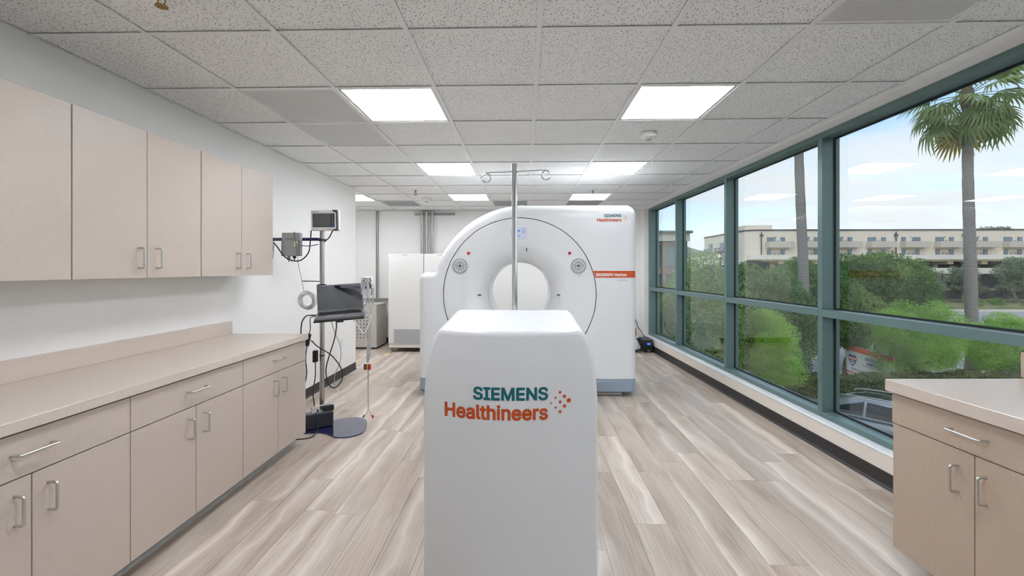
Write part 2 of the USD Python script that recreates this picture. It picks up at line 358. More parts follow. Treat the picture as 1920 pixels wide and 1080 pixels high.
def text(s, h, width=None, bold=True, depth=0.0015):
    """Lettering in xy, from the origin, capitals h tall, scaled to the given width."""
    m = meshkit.text_mesh(s, h, depth, bold)
    if bold:                                # heavier strokes: the outline pushed outwards
        low = m.triangles[(m.triangles[:, :, 2] < 1e-9).all(1)][:, :, :2]
        m = prism(unary_union([Polygon(t_) for t_ in low]).buffer(0.001 * h).buffer(0.020 * h, 3).simplify(0.006 * h), 0, depth)
    m.apply_translation([-m.bounds[0, 0], 0, 0])
    if width: m.apply_scale([width / m.bounds[1, 0], 1, 1])
    return m

def on_front(m, x, y, z):
    """Lettering from the xy plane to a wall that faces -y: its front at y."""
    v = m.vertices; return trimesh.Trimesh(np.stack([x + v[:, 0], y - v[:, 2], z + v[:, 1]], 1), m.faces, process=False)

# the window wall runs at a slight angle: coordinates u along it, n outward, z
SL = -0.03; WANG = math.atan(0.03); WO = np.array([2.275 - SL * 2.7, 0.0, 0.0])
WT = trimesh.transformations.rotation_matrix(WANG, [0, 0, 1]); WT[:3, 3] = WO
def W(mesh):
    m = tm(mesh).copy(); m.apply_transform(WT); return m
def wpt(n, u, z): return (WT @ [n, u, z, 1])[:3]

CEIL, YB, YF, XL, XR2 = 2.47, 7.98, -1.8, -2.332, -3.6
wallx = lambda y, n=0.0: WO[0] + SL * y + n
ROOM = Polygon([(XL, YF), (wallx(YF), YF), (wallx(YB), YB), (XR2, YB), (XR2, 5.855), (XL, 5.855)])

# ------------------------------------------------------------------ the room shell
fl = thing('floor', 'light greige vinyl plank floor', kind='structure', loc=(0, 0, 0))
obj('subfloor', bx(-3.8, 2.7, YF - .2, YB + .2, -0.35, -0.004), 'dark_gap', fl)
PW, PL = 0.184, 1.22
random.seed(5)
ncol = 0
x = 0.77 - 25 * PW
while x < 2.5:
    y = YF - random.random() * PL
    while y < YB:
        q = sbox(x + 0.0006, y + 0.0006, x + PW - 0.0006, y + PL - 0.0006).intersection(ROOM.buffer(0.006, join_style=2))
        hidden = (x + PW / 2 < -1.9 and y + PL < 3.2)                     # under the base cabinets
        if not q.is_empty and q.area > 0.002 and not hidden and q.geom_type == 'Polygon':
            c = np.array([x + PW / 2, y + PL / 2])
            m = prism(affinity.translate(q, -c[0], -c[1]), -0.004, 0.0)
            o = obj('plank', m, 'plank', fl, local=True)
            UsdGeom.Xformable(o).AddTranslateOp().Set((float(c[0]), float(c[1]), 0.0))
        y += PL
    x += PW

struct('wall_left', bx(XL - 0.12, XL, YF - .1, 5.855, -0.35, 2.9), 'wall_paint')
struct('wall_left_return', bx(XR2, XL - 0.0, 5.735, 5.855, -0.35, 2.9).slice_plane([XL - 0.12, 0, 0], [-1, 0, 0], cap=True, engine='earcut'), 'wall_paint')
struct('wall_recess', bx(XR2 - 0.12, XR2, 5.735, YB + .12, -0.35, 2.9), 'wall_paint')
struct('wall_back', bx(XR2, wallx(YB) + 0.35, YB, YB + 0.12, -0.35, 2.9), 'wall_paint')
struct('wall_front', bx(XL - .12, wallx(YF) + .35, YF - 0.12, YF, -0.35, 2.9), 'wall_paint')
struct('roof', bx(-12, 2.62, YF - 10, YB + 0.5, 3.0, 3.3), 'wing_cap')  # unseen slab added over the ceiling to keep sky and sun out
U0, U1 = YF - 0.05, 7.61
low = [bx(0, 0.075, U0, 7.98, -0.35, 0.205), bx(0.075, 0.26, U0, 7.98, -0.35, 0.21)]
wr = thing('wall_right', None, None, loc=WO, rz=WANG, kind='structure')
obj('low_wall', W(trimesh.util.concatenate(low)), 'sill_paint', wr)
obj('stool', W(bx(-0.006, 0.078, U0, 7.98, 0.205, 0.217, 0.003)), 'white_satin', wr)
obj('end_pier', W(bx(0, 0.26, U1 + 0.06, 8.15, 0.217, 2.9)), 'wall_paint', wr)
obj('header', W(bx(0.05, 0.26, U0, 7.98, 2.452, 2.9)), 'wall_paint', wr)
pro = Polygon([(-0.045, 2.47), (-0.045, 2.463), (-0.02, 2.456), (0.072, 2.448), (0.076, 2.452), (0.076, 2.48), (-0.045, 2.48)])
mo = prism(pro, U0, 7.98); v = mo.vertices
obj('crown', W(trimesh.Trimesh(np.stack([v[:, 0], v[:, 2], v[:, 1]], 1), mo.faces[:, ::-1], process=False)), 'wall_paint', wr)

def cove(a, b, name, h=0.1):
    """A black cove base along the wall from a to b (room on the left-hand side of a to b)."""
    a, b = np.array(a, float), np.array(b, float); t = (b - a) / np.linalg.norm(b - a); nrm = np.array([-t[1], t[0]])
    prof = [(0, 0), (0.016, 0), (0.014, 0.006), (0.005, 0.016), (0.003, h - 0.002), (0.0, h)]
    L = np.linalg.norm(b - a); m = prism(Polygon(prof), 0, L); v = m.vertices
    w = np.stack([a[0] + nrm[0] * v[:, 0] + t[0] * v[:, 2], a[1] + nrm[1] * v[:, 0] + t[1] * v[:, 2], v[:, 1]], 1)
    mm = trimesh.Trimesh(w, m.faces, process=False); mm.fix_normals()
    struct(name, mm, 'base_black')
cove((XL, 5.855), (XL, 3.36), 'baseboard_left')
cove((XR2, 5.855), (XL, 5.855), 'baseboard_return')
cove((wallx(YB) - .01, YB), (XR2, YB), 'baseboard_back')
cove(wpt(0, 2.03, 0)[:2], wpt(0, 7.97, 0)[:2], 'baseboard_right')

# ceiling: grid of white tees with tiles lying in it
ce = thing('ceiling', 'white suspended tile ceiling', kind='structure', loc=(0, 0, CEIL))
G = 0.61; GX0, GY0 = 0.066, 1.958
LIGHTS = [(ix, iy) for iy in (-4, -1, 2, 5) for ix in (0, 3)]      # cells whose lower corner is GX0 + (ix - 2) * G ...
cellx = lambda i: GX0 + i * G
celly = lambda j: GY0 + j * G
light_cells = [(-2, 1), (1, 1), (-2, 4), (1, 4), (-2, 7), (1, 7), (-5, 7), (-2, -2), (1, -2)]  # last two: unseen lamps added above the camera for even light
vent_cells = {(-3, 1): 'near', (-3, 2): 'near', (2, -1): 'near', (-4, 8): 'far', (-1, 8): 'far', (1, 8): 'far'}  # the last two far cells are plain grey panels
CROOM = Polygon([(XL, YF), (wallx(YF, -.045), YF), (wallx(YB, -.045), YB), (XR2, YB), (XR2, 5.855), (XL, 5.855)])
for i in range(-7, 5):
    for j in range(-7, 11):
        q = sbox(cellx(i) + .004, celly(j) + .004, cellx(i + 1) - .004, celly(j + 1) - .004).intersection(CROOM)
        if q.is_empty or q.area < 0.002 or q.geom_type != 'Polygon' or (i, j) in light_cells or (i, j) in vent_cells: continue
        m = prism(q, CEIL + 0.008, CEIL + 0.022)
        obj('ceiling_tile', m, 'ceiling_tile', ce)
for i in range(-6, 5):
    q = sbox(cellx(i) - .012, YF, cellx(i) + .012, YB).intersection(CROOM)
    if not q.is_empty:
        obj('main_tee', [prism(q, CEIL, CEIL + 0.004), prism(q.buffer(-0.0105), CEIL + 0.004, CEIL + 0.03)], 'grid_white', ce)
for i in range(-7, 5):
    for j in range(-7, 11):
        q = sbox(cellx(i) + .0122, celly(j) - .012, cellx(i + 1) - .0122, celly(j) + .012).intersection(CROOM)
        if q.is_empty or q.area < .0005: continue
        obj('cross_tee', [prism(q, CEIL + 0.0005, CEIL + 0.004), prism(q.buffer(-0.0105), CEIL + 0.004, CEIL + 0.03)], 'grid_white', ce)
edge = CROOM.exterior
obj('wall_angle', prism(CROOM.difference(CROOM.buffer(-0.02, join_style=2)), CEIL + 0.001, CEIL + 0.004), 'grid_white', ce)

# ------------------------------------------------------------------ window wall
win = thing('window_1', None, None, loc=WO, rz=WANG, kind='structure')
NF, NB, NG = 0.075, 0.215, 0.178
mull = [U0 + 0.03, 0.45, 1.94, 3.433, 4.935, 6.402]
hw = 0.0245
Z0, Z1, ZH0, ZH1 = 0.217, 0.257, 2.404, 2.452
for k, u in enumerate(mull):
    obj('mullion', W(bx(NF, NB, u - hw, u + hw, Z0, ZH1, 0.0015)), 'frame_green', win)
obj('jamb', W(bx(NF, NB, U1 - 0.055, U1 + 0.06, Z0, ZH1, 0.0015)), 'frame_green', win)
ed = mull + [U1 - 0.055 + hw]
for k in range(len(mull)):
    a, b = ed[k] + hw, ed[k + 1] - hw
    obj('sill_rail', W(bx(NF, NB, a, b, Z0, Z1, 0.0015)), 'frame_green', win)
    obj('transom', W(bx(NF, NB, a, b, 1.003, 1.060, 0.0015)), 'frame_green', win)
    obj('head_rail', W(bx(NF, NB, a, b, ZH0, ZH1, 0.0015)), 'frame_green', win)
    for z0, z1 in ((Z1, 1.003), (1.060, ZH0)):
        g = obj('pane', W(bx(NG, NG + 0.006, a + .004, b - .004, z0 + .004, z1 - .004)), 'pane_glass', win)
        ring = sbox(a, z0, b, z1).difference(sbox(a + .012, z0 + .012, b - .012, z1 - .012))
        gk = yz_prism(ring, NG - 0.010, NG - 0.0005)
        obj('gasket', W(gk), 'gasket', g)

# ------------------------------------------------------------------ ceiling fittings
def ceiling_light(i, j):
    x0, x1, y0, y1 = cellx(i), cellx(i + 1), celly(j), celly(j + 1)
    return x0, x1, y0, y1
lnames = {(-2, 1): 'square flat ceiling light panel, left row, nearest the camera', (1, 1): 'square flat ceiling light panel, right row, nearest the camera',
          (-2, 4): 'square ceiling light panel, left row, second from the camera', (1, 4): 'square ceiling light panel, right row, second from the camera, before the scanner',
          (-2, 7): 'square ceiling light panel, left row, above the round side of the scanner', (1, 7): 'square ceiling light panel, right row, just above the scanner top',
          (-2, -2): 'unseen square ceiling light panel added above the camera, left row', (1, -2): 'unseen square ceiling light panel added above the camera, right row',
          (-5, 7): 'ceiling light panel half hidden by the corner of the left wall'}
cells = [c for c in light_cells]
l0 = None
for (i, j) in cells:
    cx, cy = (cellx(i) + cellx(i + 1)) / 2, (celly(j) + celly(j + 1)) / 2
    lab = lnames[(i, j)]
    if l0 is None:
        l0 = thing('ceiling_light', lab, 'ceiling light', (cx, cy, CEIL), group='flat square ceiling light panels')
        o = 0.288
        ring = sbox(-o, -o, o, o).difference(sbox(-o + .012, -o + .012, o - .012, o - .012))
        fr = prism(ring, 0.0045, 0.03); fr.apply_translation([cx, cy, CEIL])
        obj('frame', fr, 'white_plastic', l0)
        obj('diffuser', bx(cx - o + .012, cx + o - .012, cy - o + .012, cy + o - .012, CEIL + 0.008, CEIL + 0.014), 'lamp_panel', l0)
        obj('housing', bx(cx - o + .013, cx + o - .013, cy - o + .013, cy + o - .013, CEIL + 0.02, CEIL + 0.05), 'white_metal', l0)
    else:
        dup(l0, (cx, cy, CEIL), 0, lab)
vlab = {(-3, 1): 'perforated square ceiling return grille beside the nearest left light panel', (-3, 2): 'perforated square ceiling return grille, second behind the nearest left light',
        (2, -1): 'perforated ceiling grille at the top right edge near the window', (-4, 8): 'grey ceiling grille over the tall white cabinet',
        (-1, 8): 'grey ceiling panel behind the scanner top', (1, 8): 'grey ceiling panel behind the right row lights above the scanner'}
for (i, j), kd in vent_cells.items():
    x0, x1, y0, y1 = cellx(i) + .0125, cellx(i + 1) - .0125, celly(j) + .0125, celly(j + 1) - .0125
    cx, cy = (x0 + x1) / 2, (y0 + y1) / 2
    v = thing('ceiling_grille', vlab[(i, j)], 'ceiling vent', (cx, cy, CEIL), group='perforated ceiling grilles')
    ring = sbox(x0, y0, x1, y1).difference(sbox(x0 + .016, y0 + .016, x1 - .016, y1 - .016))
    obj('frame', prism(ring, CEIL + 0.0045, CEIL + 0.012), 'grid_white', v)
    if kd == 'near':
        obj('perforated_panel', bx(x0 + .016, x1 - .016, y0 + .016, y1 - .016, CEIL + .007, CEIL + .008), 'perforated_white', v)
        sh = prism(sbox(x0, y0, x1, y1).difference(sbox(x0 + .004, y0 + .004, x1 - .004, y1 - .004)), CEIL + .012, CEIL + .16)
        obj('plenum_box', [sh, bx(x0, x1, y0, y1, CEIL + .16, CEIL + .165)], 'vent_box', v)
        ox, oy = cx + .05, cy - .03
        c = trimesh.creation.annulus(0.125, 0.135, 0.03, sections=40); c.apply_translation([ox, oy, CEIL + .145])
        obj('duct_collar', [c, bx(ox - .02, ox - .002, oy - .13, oy + .13, CEIL + .128, CEIL + .14), bx(ox + .03, ox + .04, oy - .13, oy + .13, CEIL + .128, CEIL + .14)], 'vent_box', v)
        d = trimesh.creation.cylinder(0.125, 0.004, sections=40); d.apply_translation([ox, oy, CEIL + .158])
        obj('damper', d, 'mid_grey', v)
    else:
        obj('grille_panel', bx(x0 + .016, x1 - .016, y0 + .016, y1 - .016, CEIL + .007, CEIL + .012), 'mid_grey', v)

def smoke(x, y, lab):
    t = thing('smoke_detector', lab, 'smoke detector', (x, y, CEIL))
    b = lathe([(0, 0.006), (0.068, 0.006), (0.068, -0.012), (0.060, -0.030), (0.036, -0.040), (0.0, -0.040)], 40); b.apply_translation([x, y, CEIL])
    obj('base', b, 'white_plastic', t, smooth=30)
    c = lathe([(0, -0.040), (0.022, -0.040), (0.020, -0.050), (0, -0.052)], 24); c.apply_translation([x, y, CEIL])
    obj('sensor', c, 'grey_plastic', t, smooth=30)
smoke(1.0, 3.485, 'round white smoke detector on the ceiling right of centre, nearest the camera')
smoke(-1.526, 6.62, 'small white smoke detector on the ceiling at the back left')
def sprinkler(x, y, lab):
    t = thing('fire_sprinkler', lab, 'sprinkler', (x, y, CEIL))
    e = lathe([(0, 0.0085), (0.036, 0.0085), (0.036, 0.003), (0.02, -0.004), (0, -0.004)], 28); e.apply_translation([x, y, CEIL]); obj('escutcheon', e, 'chrome', t, smooth=30)
    obj('body', cyl((x, y, CEIL), (x, y, CEIL - .03), .008), 'brass', t)
    obj('yoke', [tube(spline([(x + s * .004, y, CEIL - .026), (x + s * .016, y, CEIL - .04), (x + s * .003, y, CEIL - .058)], 5), .0025, 6) for s in (-1, 1)], 'brass', t)
    obj('deflector', cyl((x, y, CEIL - .058), (x, y, CEIL - .061), .022, 20), 'brass', t)
sprinkler(-1.527, 5.95, 'small fire sprinkler hanging from the ceiling left of the scanner')
sprinkler(0.953, 6.0, 'small fire sprinkler hanging above the right part of the scanner')
sprinkler(-1.43, 1.655, 'fire sprinkler cut by the top edge of the picture at left')

# ------------------------------------------------------------------ cabinets
def pull(p0, p1, out, d=0.034, r=0.0048):
    """A bent wire pull between two points of a face whose outward direction is out."""
    p0, p1, out = np.array(p0, float), np.array(p1, float), np.array(out, float)
    t = (p1 - p0) / np.linalg.norm(p1 - p0); k = 0.009
    pts = [p0 - out * .004, p0 + out * (d - k)] + [p0 + out * (d - k + k * math.sin(a)) + t * (k - k * math.cos(a)) for a in np.linspace(.3, PI / 2, 4)]
    pts2 = [p1 - out * .004, p1 + out * (d - k)] + [p1 + out * (d - k + k * math.sin(a)) - t * (k - k * math.cos(a)) for a in np.linspace(.3, PI / 2, 4)]
    return tube(np.array(pts + pts2[::-1]), r, 10)

XD, UW = -1.7335, 0.7535       # the base cabinets' fronts; width of a unit
def base_cabinet(yc, label, zt=0.825):
    t = thing('base_cabinet', label, 'cabinet', (-2.02, yc, 0), group='base cabinets along the left wall')
    a, b = yc - UW / 2, yc + UW / 2
    obj('body', bx(XL + .003, XD - .021, a + .0005, b - .0005, 0.085, 0.8205), 'laminate', t)
    obj('toe_kick', bx(-2.2, -1.815, a, b, 0.0005, 0.085), 'toe_vinyl', t)
    d = obj('drawer', bx(XD - .02, XD, a + .002, b - .002, 0.661, zt - .013, .0005), 'laminate', t)
    obj('handle', pull((XD, yc - .062, .744), (XD, yc + .062, .744), (1, 0, 0)), 'satin_nickel', d, smooth=40)
    for s in (-1, 1):
        y0, y1 = (a + .002, yc - .002) if s < 0 else (yc + .002, b - .002)
        d = obj('door', bx(XD - .02, XD, y0, y1, 0.086, 0.656, .0005), 'laminate', t)
        obj('handle', pull((XD, yc + s * .052, .502), (XD, yc + s * .052, .602), (1, 0, 0)), 'satin_nickel', d, smooth=40)
    return t
bc = base_cabinet(1.468, 'taupe base cabinet under the long left counter, nearest the camera')
dup(bc, (-2.02, 1.468 + UW, 0), 0, 'taupe base cabinet in the middle of the left counter run')
dup(bc, (-2.02, 1.468 + 2 * UW, 0), 0, 'taupe base cabinet at the far end of the left counter, beside the equipment stand')
ct = thing('countertop', 'long taupe laminate countertop with backsplash along the left wall', 'countertop', (-2.02, 2.2, .822))
YE = 1.468 + 2.5 * UW + 0.006
obj('slab', bx(XL + .001, -1.714, 1.468 - UW / 2, YE, 0.822, 0.8645, .002), 'counter_lam', ct)
obj('backsplash', bx(XL + .001, XL + .021, 1.468 - UW / 2, YE - .02, 0.8645, 0.966, .002), 'counter_lam', ct)

def upper_cabinet(yc, label):
    t = thing('wall_cabinet', label, 'cabinet', (XL, yc, 1.33), group='wall cabinets on the left wall')
    a, b = yc - UW / 2, yc + UW / 2
    obj('body', bx(XL + .001, -2.021, a + .0005, b - .0005, 1.332, 2.104), 'laminate', t)
    for s in (-1, 1):
        y0, y1 = (a + .002, yc - .002) if s < 0 else (yc + .002, b - .002)
        d = obj('door', bx(-2.02, -2.0, y0, y1, 1.330, 2.106, .0005), 'laminate', t)
        obj('handle', pull((-2.0, yc + s * .053, 1.382), (-2.0, yc + s * .053, 1.486), (1, 0, 0)), 'satin_nickel', d, smooth=40)
    return t
uc = upper_cabinet(1.469, 'taupe wall cabinet over the left counter, nearest the camera, cut by the picture edge')
dup(uc, (XL, 2.225, 1.33), 0, 'taupe two-door wall cabinet in the middle of the upper row on the left')
dup(uc, (XL, 2.981, 1.33), 0, 'taupe two-door wall cabinet at the far end of the upper row')

# right-hand cabinet under the window (built in wall coordinates)
t = thing('base_cabinet', 'tan base cabinet with drawer and two doors at the right edge under the window', 'cabinet', wpt(-.3, 1.69, 0), WANG)
ND, ua, ub = -0.600, 1.345, 2.030; uc_ = 1.682
obj('body', W(bx(ND + .021, -.018, ua, ub - .002, .1, .811)), 'laminate_tan', t)
obj('toe_kick', W(bx(ND + .085, -.03, ua, ub - .11, .0005, .1)), 'laminate_tan', t)
d = obj('drawer', W(bx(ND - .002, ND + .02, ua + .001, ub + .003, .671, .806, .0012)), 'laminate_tan', t)
obj('handle', W(pull((ND - .002, 1.635, .742), (ND - .002, 1.763, .742), (-1, 0, 0))), 'satin_nickel', d, smooth=40)
for s in (-1, 1):
    y0, y1 = (ua + .001, uc_ - .0015) if s < 0 else (uc_ + .0015, ub)
    d = obj('door', W(bx(ND, ND + .02, y0, y1, .1, .667, .0012)), 'laminate_tan', t)
    obj('handle', W(pull((ND, uc_ + s * .05 + .01, .502), (ND, uc_ + s * .05 + .01, .604), (-1, 0, 0))), 'satin_nickel', d, smooth=40)
t = thing('countertop', 'short tan countertop with pale top at the right edge under the window', 'countertop', wpt(-.3, 1.69, .813), WANG)
obj('slab', W(bx(-.621, .072, ua, 2.050, .813, .866, .002)), 'counter_lam', t)
obj('backsplash', W(bx(.046, .066, ua, 2.075, .866, .984, .002)), 'laminate_tan', t)

# ------------------------------------------------------------------ the scanner
YG = 4.62
def resample(poly, step):
    ring = poly.exterior; n = int(ring.length / step)
    return np.array([ring.interpolate(i / n, normalized=True).coords[0] for i in range(n)])
def rounded_slab(poly, y0, y1, R, k=7):
    """A closed body with outline poly in (x, z), between y0 and y1, its front and rear edges rounded by R."""
    P = resample(poly, 0.02)
    if Polygon(P).exterior.is_ccw: P = P[::-1]
    d = np.roll(P, -1, 0) - np.roll(P, 1, 0); d /= np.linalg.norm(d, axis=1, keepdims=True)
    nin = np.stack([d[:, 1], -d[:, 0]], 1)
    if not poly.contains(Point(*(P[0] + nin[0] * 1e-3))): nin = -nin
    rings = []
    for a in np.linspace(0, PI / 2, k): rings.append((R * (1 - math.sin(a)), y0 + R * (1 - math.cos(a))))
    for a in np.linspace(PI / 2, 0, k): rings.append((R * (1 - math.sin(a)), y1 - R * (1 - math.cos(a))))
    V, n = [], len(P)
    for ins, y in rings:
        q = P + nin * ins; V.append(np.stack([q[:, 0], np.full(n, y), q[:, 1]], 1))
    F = []
    for i in range(len(rings) - 1):
        j = np.arange(n); jn = (j + 1) % n
        F += [np.stack([i * n + j, i * n + jn, (i + 1) * n + jn], 1), np.stack([i * n + j, (i + 1) * n + jn, (i + 1) * n + j], 1)]
    V = np.vstack(V)
    caps = trimesh.creation.triangulate_polygon(Polygon(np.stack([V[:n, 0], V[:n, 2]], 1)), engine='earcut')
    def cap(idx0, flip):
        vv, ff = caps
        key = {tuple(np.round(V[idx0 + i, [0, 2]], 7)): idx0 + i for i in range(n)}
        ff = np.array([[key[tuple(np.round(vv[a], 7))] for a in f] for f in ff]); return ff[:, ::-1] if flip else ff
    F = np.vstack(F + [cap(0, False), cap((len(rings) - 1) * n, True)])
    m = trimesh.Trimesh(V, F, process=False); m.fix_normals(); return m
def manif(m):
    m = trimesh.Trimesh(m.vertices, m.faces, process=True); m.fix_normals()
    return m3.Manifold(m3.Mesh(np.asarray(m.vertices, np.float32), np.asarray(m.faces, np.uint32)))
XC, ZC = -0.057, 1.106
arc = Point(0.005, 1.042).buffer(1.033, 96)
outl = unary_union([arc.intersection(sbox(-2, -.4, 0.005, 3)), sbox(0.0, -0.4, 1.2, 2.070).buffer(-.11).buffer(.11, 24).union(sbox(0, -.4, .6, 2.070)), sbox(-1.152, -.4, -0.3, 1.346)]).buffer(-.085, 24).buffer(.085, 24).simplify(0.0004)
body = manif(rounded_slab(outl, YG, 5.75, 0.07))
body_up = body.trim_by_plane((0, 0, 1), 0.196)
tunnel = m3.Manifold.cylinder(3.0, 0.829, -1, 120).rotate((90, 0, 0)).translate((XC, 7.0, ZC))
gan = thing('ct_scanner', 'large white ring-shaped scanner with round bore and orange stripe', 'scanner', (0, 5.2, 0))
obj('cover', tm(body_up - tunnel), 'white_satin', gan, smooth=28)
pl = body.trim_by_plane((0, 0, 1), 0.058).trim_by_plane((0, 0, -1), -0.192)
obj('plinth', tm(pl.scale((0.9985, 1, 1))), 'plinth_blue', gan, smooth=28)
obj('foot_rail', [bx(-1.02, 1.06, 4.70, 4.74, 0.002, 0.03, .006), bx(-1.02, 1.06, 5.6, 5.64, 0.002, 0.03, .006), bx(-1.0, 1.04, 4.74, 5.6, 0.002, 0.024)], 'white_metal', gan)
obj('base_frame', bx(-0.98, 1.0, 4.76, 5.58, 0.024, 0.06), 'groove_grey', gan)
def turn(profile, n=128):
    """(r, y) pairs turned about the bore's axis."""
    p = np.asarray(profile, float); g = np.linspace(0, 2 * PI, n, endpoint=False)
    V = np.stack([XC + p[:, 0][:, None] * np.cos(g), np.repeat(p[:, 1][:, None], n, 1), ZC + p[:, 0][:, None] * np.sin(g)], -1).reshape(-1, 3)
    F = []
    for i in range(len(p) - 1):
        j = np.arange(n); k = (j + 1) % n
        F += [np.stack([i * n + j, (i + 1) * n + j, (i + 1) * n + k], 1), np.stack([i * n + j, (i + 1) * n + k, i * n + k], 1)]
    return trimesh.Trimesh(V, np.vstack(F)[:, ::-1], process=False)
funnel = [(0.821, YG + .05), (0.821, YG + .006), (0.819, YG + .001), (0.815, YG - .002), (0.64, YG + .004)]
for a in np.linspace(0.12, 1, 14):
    th = a * PI / 2
    funnel.append((0.363 + (0.64 - 0.363) * (1 - math.sin(th)) ** 0.95, YG + 0.004 + 0.276 * (1 - math.cos(th))))
obj('face_ring', turn(funnel + [(0.372, YG + .32), (0.825, YG + .32)]), 'white_satin', gan, smooth=35)
obj('face_groove', turn([(0.8295, YG + .004), (0.8295, YG + .03), (0.8205, YG + .03), (0.8205, YG + .012)]), 'groove_grey', gan)
obj('bore_liner', turn([(0.366, YG + .282), (0.353, YG + .284), (0.353, 5.5)] + [(0.353 + 0.46 * (1 - math.cos(a)), 5.5 + .25 * math.sin(a)) for a in np.linspace(.2, 1.5, 8)] + [(0.829, 5.75)]), 'white_satin', gan, smooth=35)
obj('bore_seam', turn([(0.369, YG + .276), (0.363, YG + .283), (0.366, YG + .288)]), 'groove_grey', gan)
# orange stripe, lettering and logo
zb0, zb1 = 1.286, 1.358
st = sbox(0.70, zb0, 1.203, zb1).difference(Point(XC, ZC).buffer(0.832, 96))
stripe = m3.Manifold(m3.Mesh(np.asarray((q := xz_prism(st, YG - .5, 5.2)).vertices, np.float32), np.asarray(trimesh.Trimesh(q.vertices, q.faces, process=True).faces, np.uint32))) if False else None
sk = body.scale((1.0012, 1, 1)).translate((0, -0.0016, 0)) ^ m3.Manifold.cube((0.6, 0.6, zb1 - zb0)).translate((0.70, YG - .05, zb0))
sk = sk - m3.Manifold.cylinder(3.0, 0.832, -1, 120).rotate((90, 0, 0)).translate((XC, 7.0, ZC))
obj('stripe', tm(sk), 'orange', gan, smooth=28)
obj('lettering', on_front(text('BIOGRAPH Horizon', .030, .325, True, .0004), 0.766, YG - .0018, 1.302), 'white_ink', gan, label='white lettering on the orange stripe')
obj('lettering', on_front(text('with AIDAN', .012, .10, False, .0004), 0.995, YG - .0005, 1.252), 'grey_ink', gan, label='small grey lettering under the orange stripe')
DOTS = [(1124, 733, 11), (1089, 772, 8), (1159, 767, 13), (1054, 812, 6), (1124, 807, 11), (1192, 801, 17), (1089, 847, 8), (1159, 841, 13), (1124, 881, 11)]
def logo(x0, z0, w, curve):
    """Two lines of lettering and nine dots; w is the width of the lower line, curve(x) the depth of the surface. Sizes follow the panel's logo (800 units wide)."""
    u = w / 803.0
    def dress(m, x, z):
        m = m.subdivide_to_size(0.03) if w > .3 else m
        v = m.vertices; X = x + v[:, 0]; return trimesh.Trimesh(np.stack([X, curve(X) - v[:, 2], z + v[:, 1]], 1), m.faces, process=False)
    a = dress(text('SIEMENS', 90 * u, 572 * u, True, .0003), x0 + 230 * u, z0 + 148 * u)
    b = dress(text('Healthineers', 102 * u, 800 * u, True, .0003), x0, z0)
    ds = []
    for px, py, r in DOTS:
        c = trimesh.creation.cylinder(r * u, .0003, sections=20); c.apply_translation([(px - 230) * u, (928 - py) * u, .00015]); ds.append(dress(c, x0, z0))
    return a, b, ds
a, b, ds = logo(0.775, 1.889, 0.262, lambda X: YG - 0.0005 + 0 * X)
obj('lettering', a, 'teal_ink', gan, label='small teal logo lettering at the upper right of the cover'); obj('lettering', b, 'orange_ink', gan, label='small orange logo lettering at the upper right of the cover')
obj('logo_dots', ds, 'orange_ink', gan)
# control panels, emergency buttons, display, laser slots
def yface(r):      # depth of the ring's face at radius r
    return YG + 0.004 if r > .64 else YG + .03
for cx, nm in ((-0.701, 'left'), (0.577, 'right')):
    cz = 1.412; p = thing('control_panel', loc=(cx, YG, cz), parent=gan)
    disc = place(lathe([(0, .006), (.078, .006), (.083, .002), (.083, -.006), (0, -.006)], 48), (cx, YG - .004, cz), rx=PI / 2)
    obj('dial', disc, 'panel_grey', p, smooth=30)
    for k in range(12):
        a = 2 * PI * k / 12; r = .056 if k % 3 else .060
        obj('button', place(rbox(-.011, .011, -.004, .004, -.007, .007, .003, 8), (cx + r * math.cos(a), YG - .010, cz + r * math.sin(a)), ry=-a + PI / 2), 'button_silver', p, smooth=40)
    for k in range(4):
        a = PI / 4 + PI / 2 * k
        obj('button', place(rbox(-.008, .008, -.004, .004, -.006, .006, .003, 8), (cx + .024 * math.cos(a), YG - .010, cz + .024 * math.sin(a)), ry=-a + PI / 2), 'button_silver', p, smooth=40)
    obj('knob', place(lathe([(0, .008), (.010, .008), (.012, .004), (.012, 0), (0, 0)], 20), (cx, YG - .008, cz), rx=PI / 2), 'charcoal_plastic', p, smooth=30)
for cx in (-0.609, 0.482):
    obj('emergency_button', place(lathe([(0, .016), (.010, .016), (.016, .010), (.017, 0), (0, 0)], 24), (cx, YG + .003, 1.549), rx=PI / 2), 'red_plastic', gan, smooth=30, label='red push button on the scanner face')
dp = obj('display', bx(-0.157, 0.027, YG - .004, YG + .02, 1.699, 1.839, .003), 'white_plastic', gan)
obj('screen', bx(-0.150, 0.020, YG - .0052, YG - .004, 1.706, 1.832), 'screen_pale', dp)
obj('screen_mark', [bx(-.144, -.132, YG - .006, YG - .005, 1.752, 1.764), bx(-.078, -.055, YG - .006, YG - .005, 1.782, 1.796), bx(-.075, -.06, YG - .006, YG - .005, 1.728, 1.738), bx(-.03, .008, YG - .006, YG - .005, 1.800, 1.803), bx(-.022, -.008, YG - .006, YG - .005, 1.77, 1.782)], 'screen_blue', dp)
def slot(ang, r):
    # small dark laser windows set in the funnel
    i = np.interp(r, [q[0] for q in funnel[4:]][::-1], [q[1] for q in funnel[4:]][::-1])
    x_, z_ = XC + r * math.cos(ang), ZC + r * math.sin(ang)
    w_, h_ = (.0045, .019) if abs(math.sin(ang)) > .7 else (.020, .006)
    return bx(x_ - w_, x_ + w_, i - .016, i + .04, z_ - h_, z_ + h_, .002)
for a_, r_ in ((PI / 2 - .16, .49), (PI + .03, .445), (-.03, .43)):
    obj('laser_window', slot(a_, r_), 'charcoal_plastic', gan)
obj('seam_line', bx(-1.06, -0.90, YG + .06, YG + .075, 1.3465, 1.349), 'charcoal_plastic', gan)

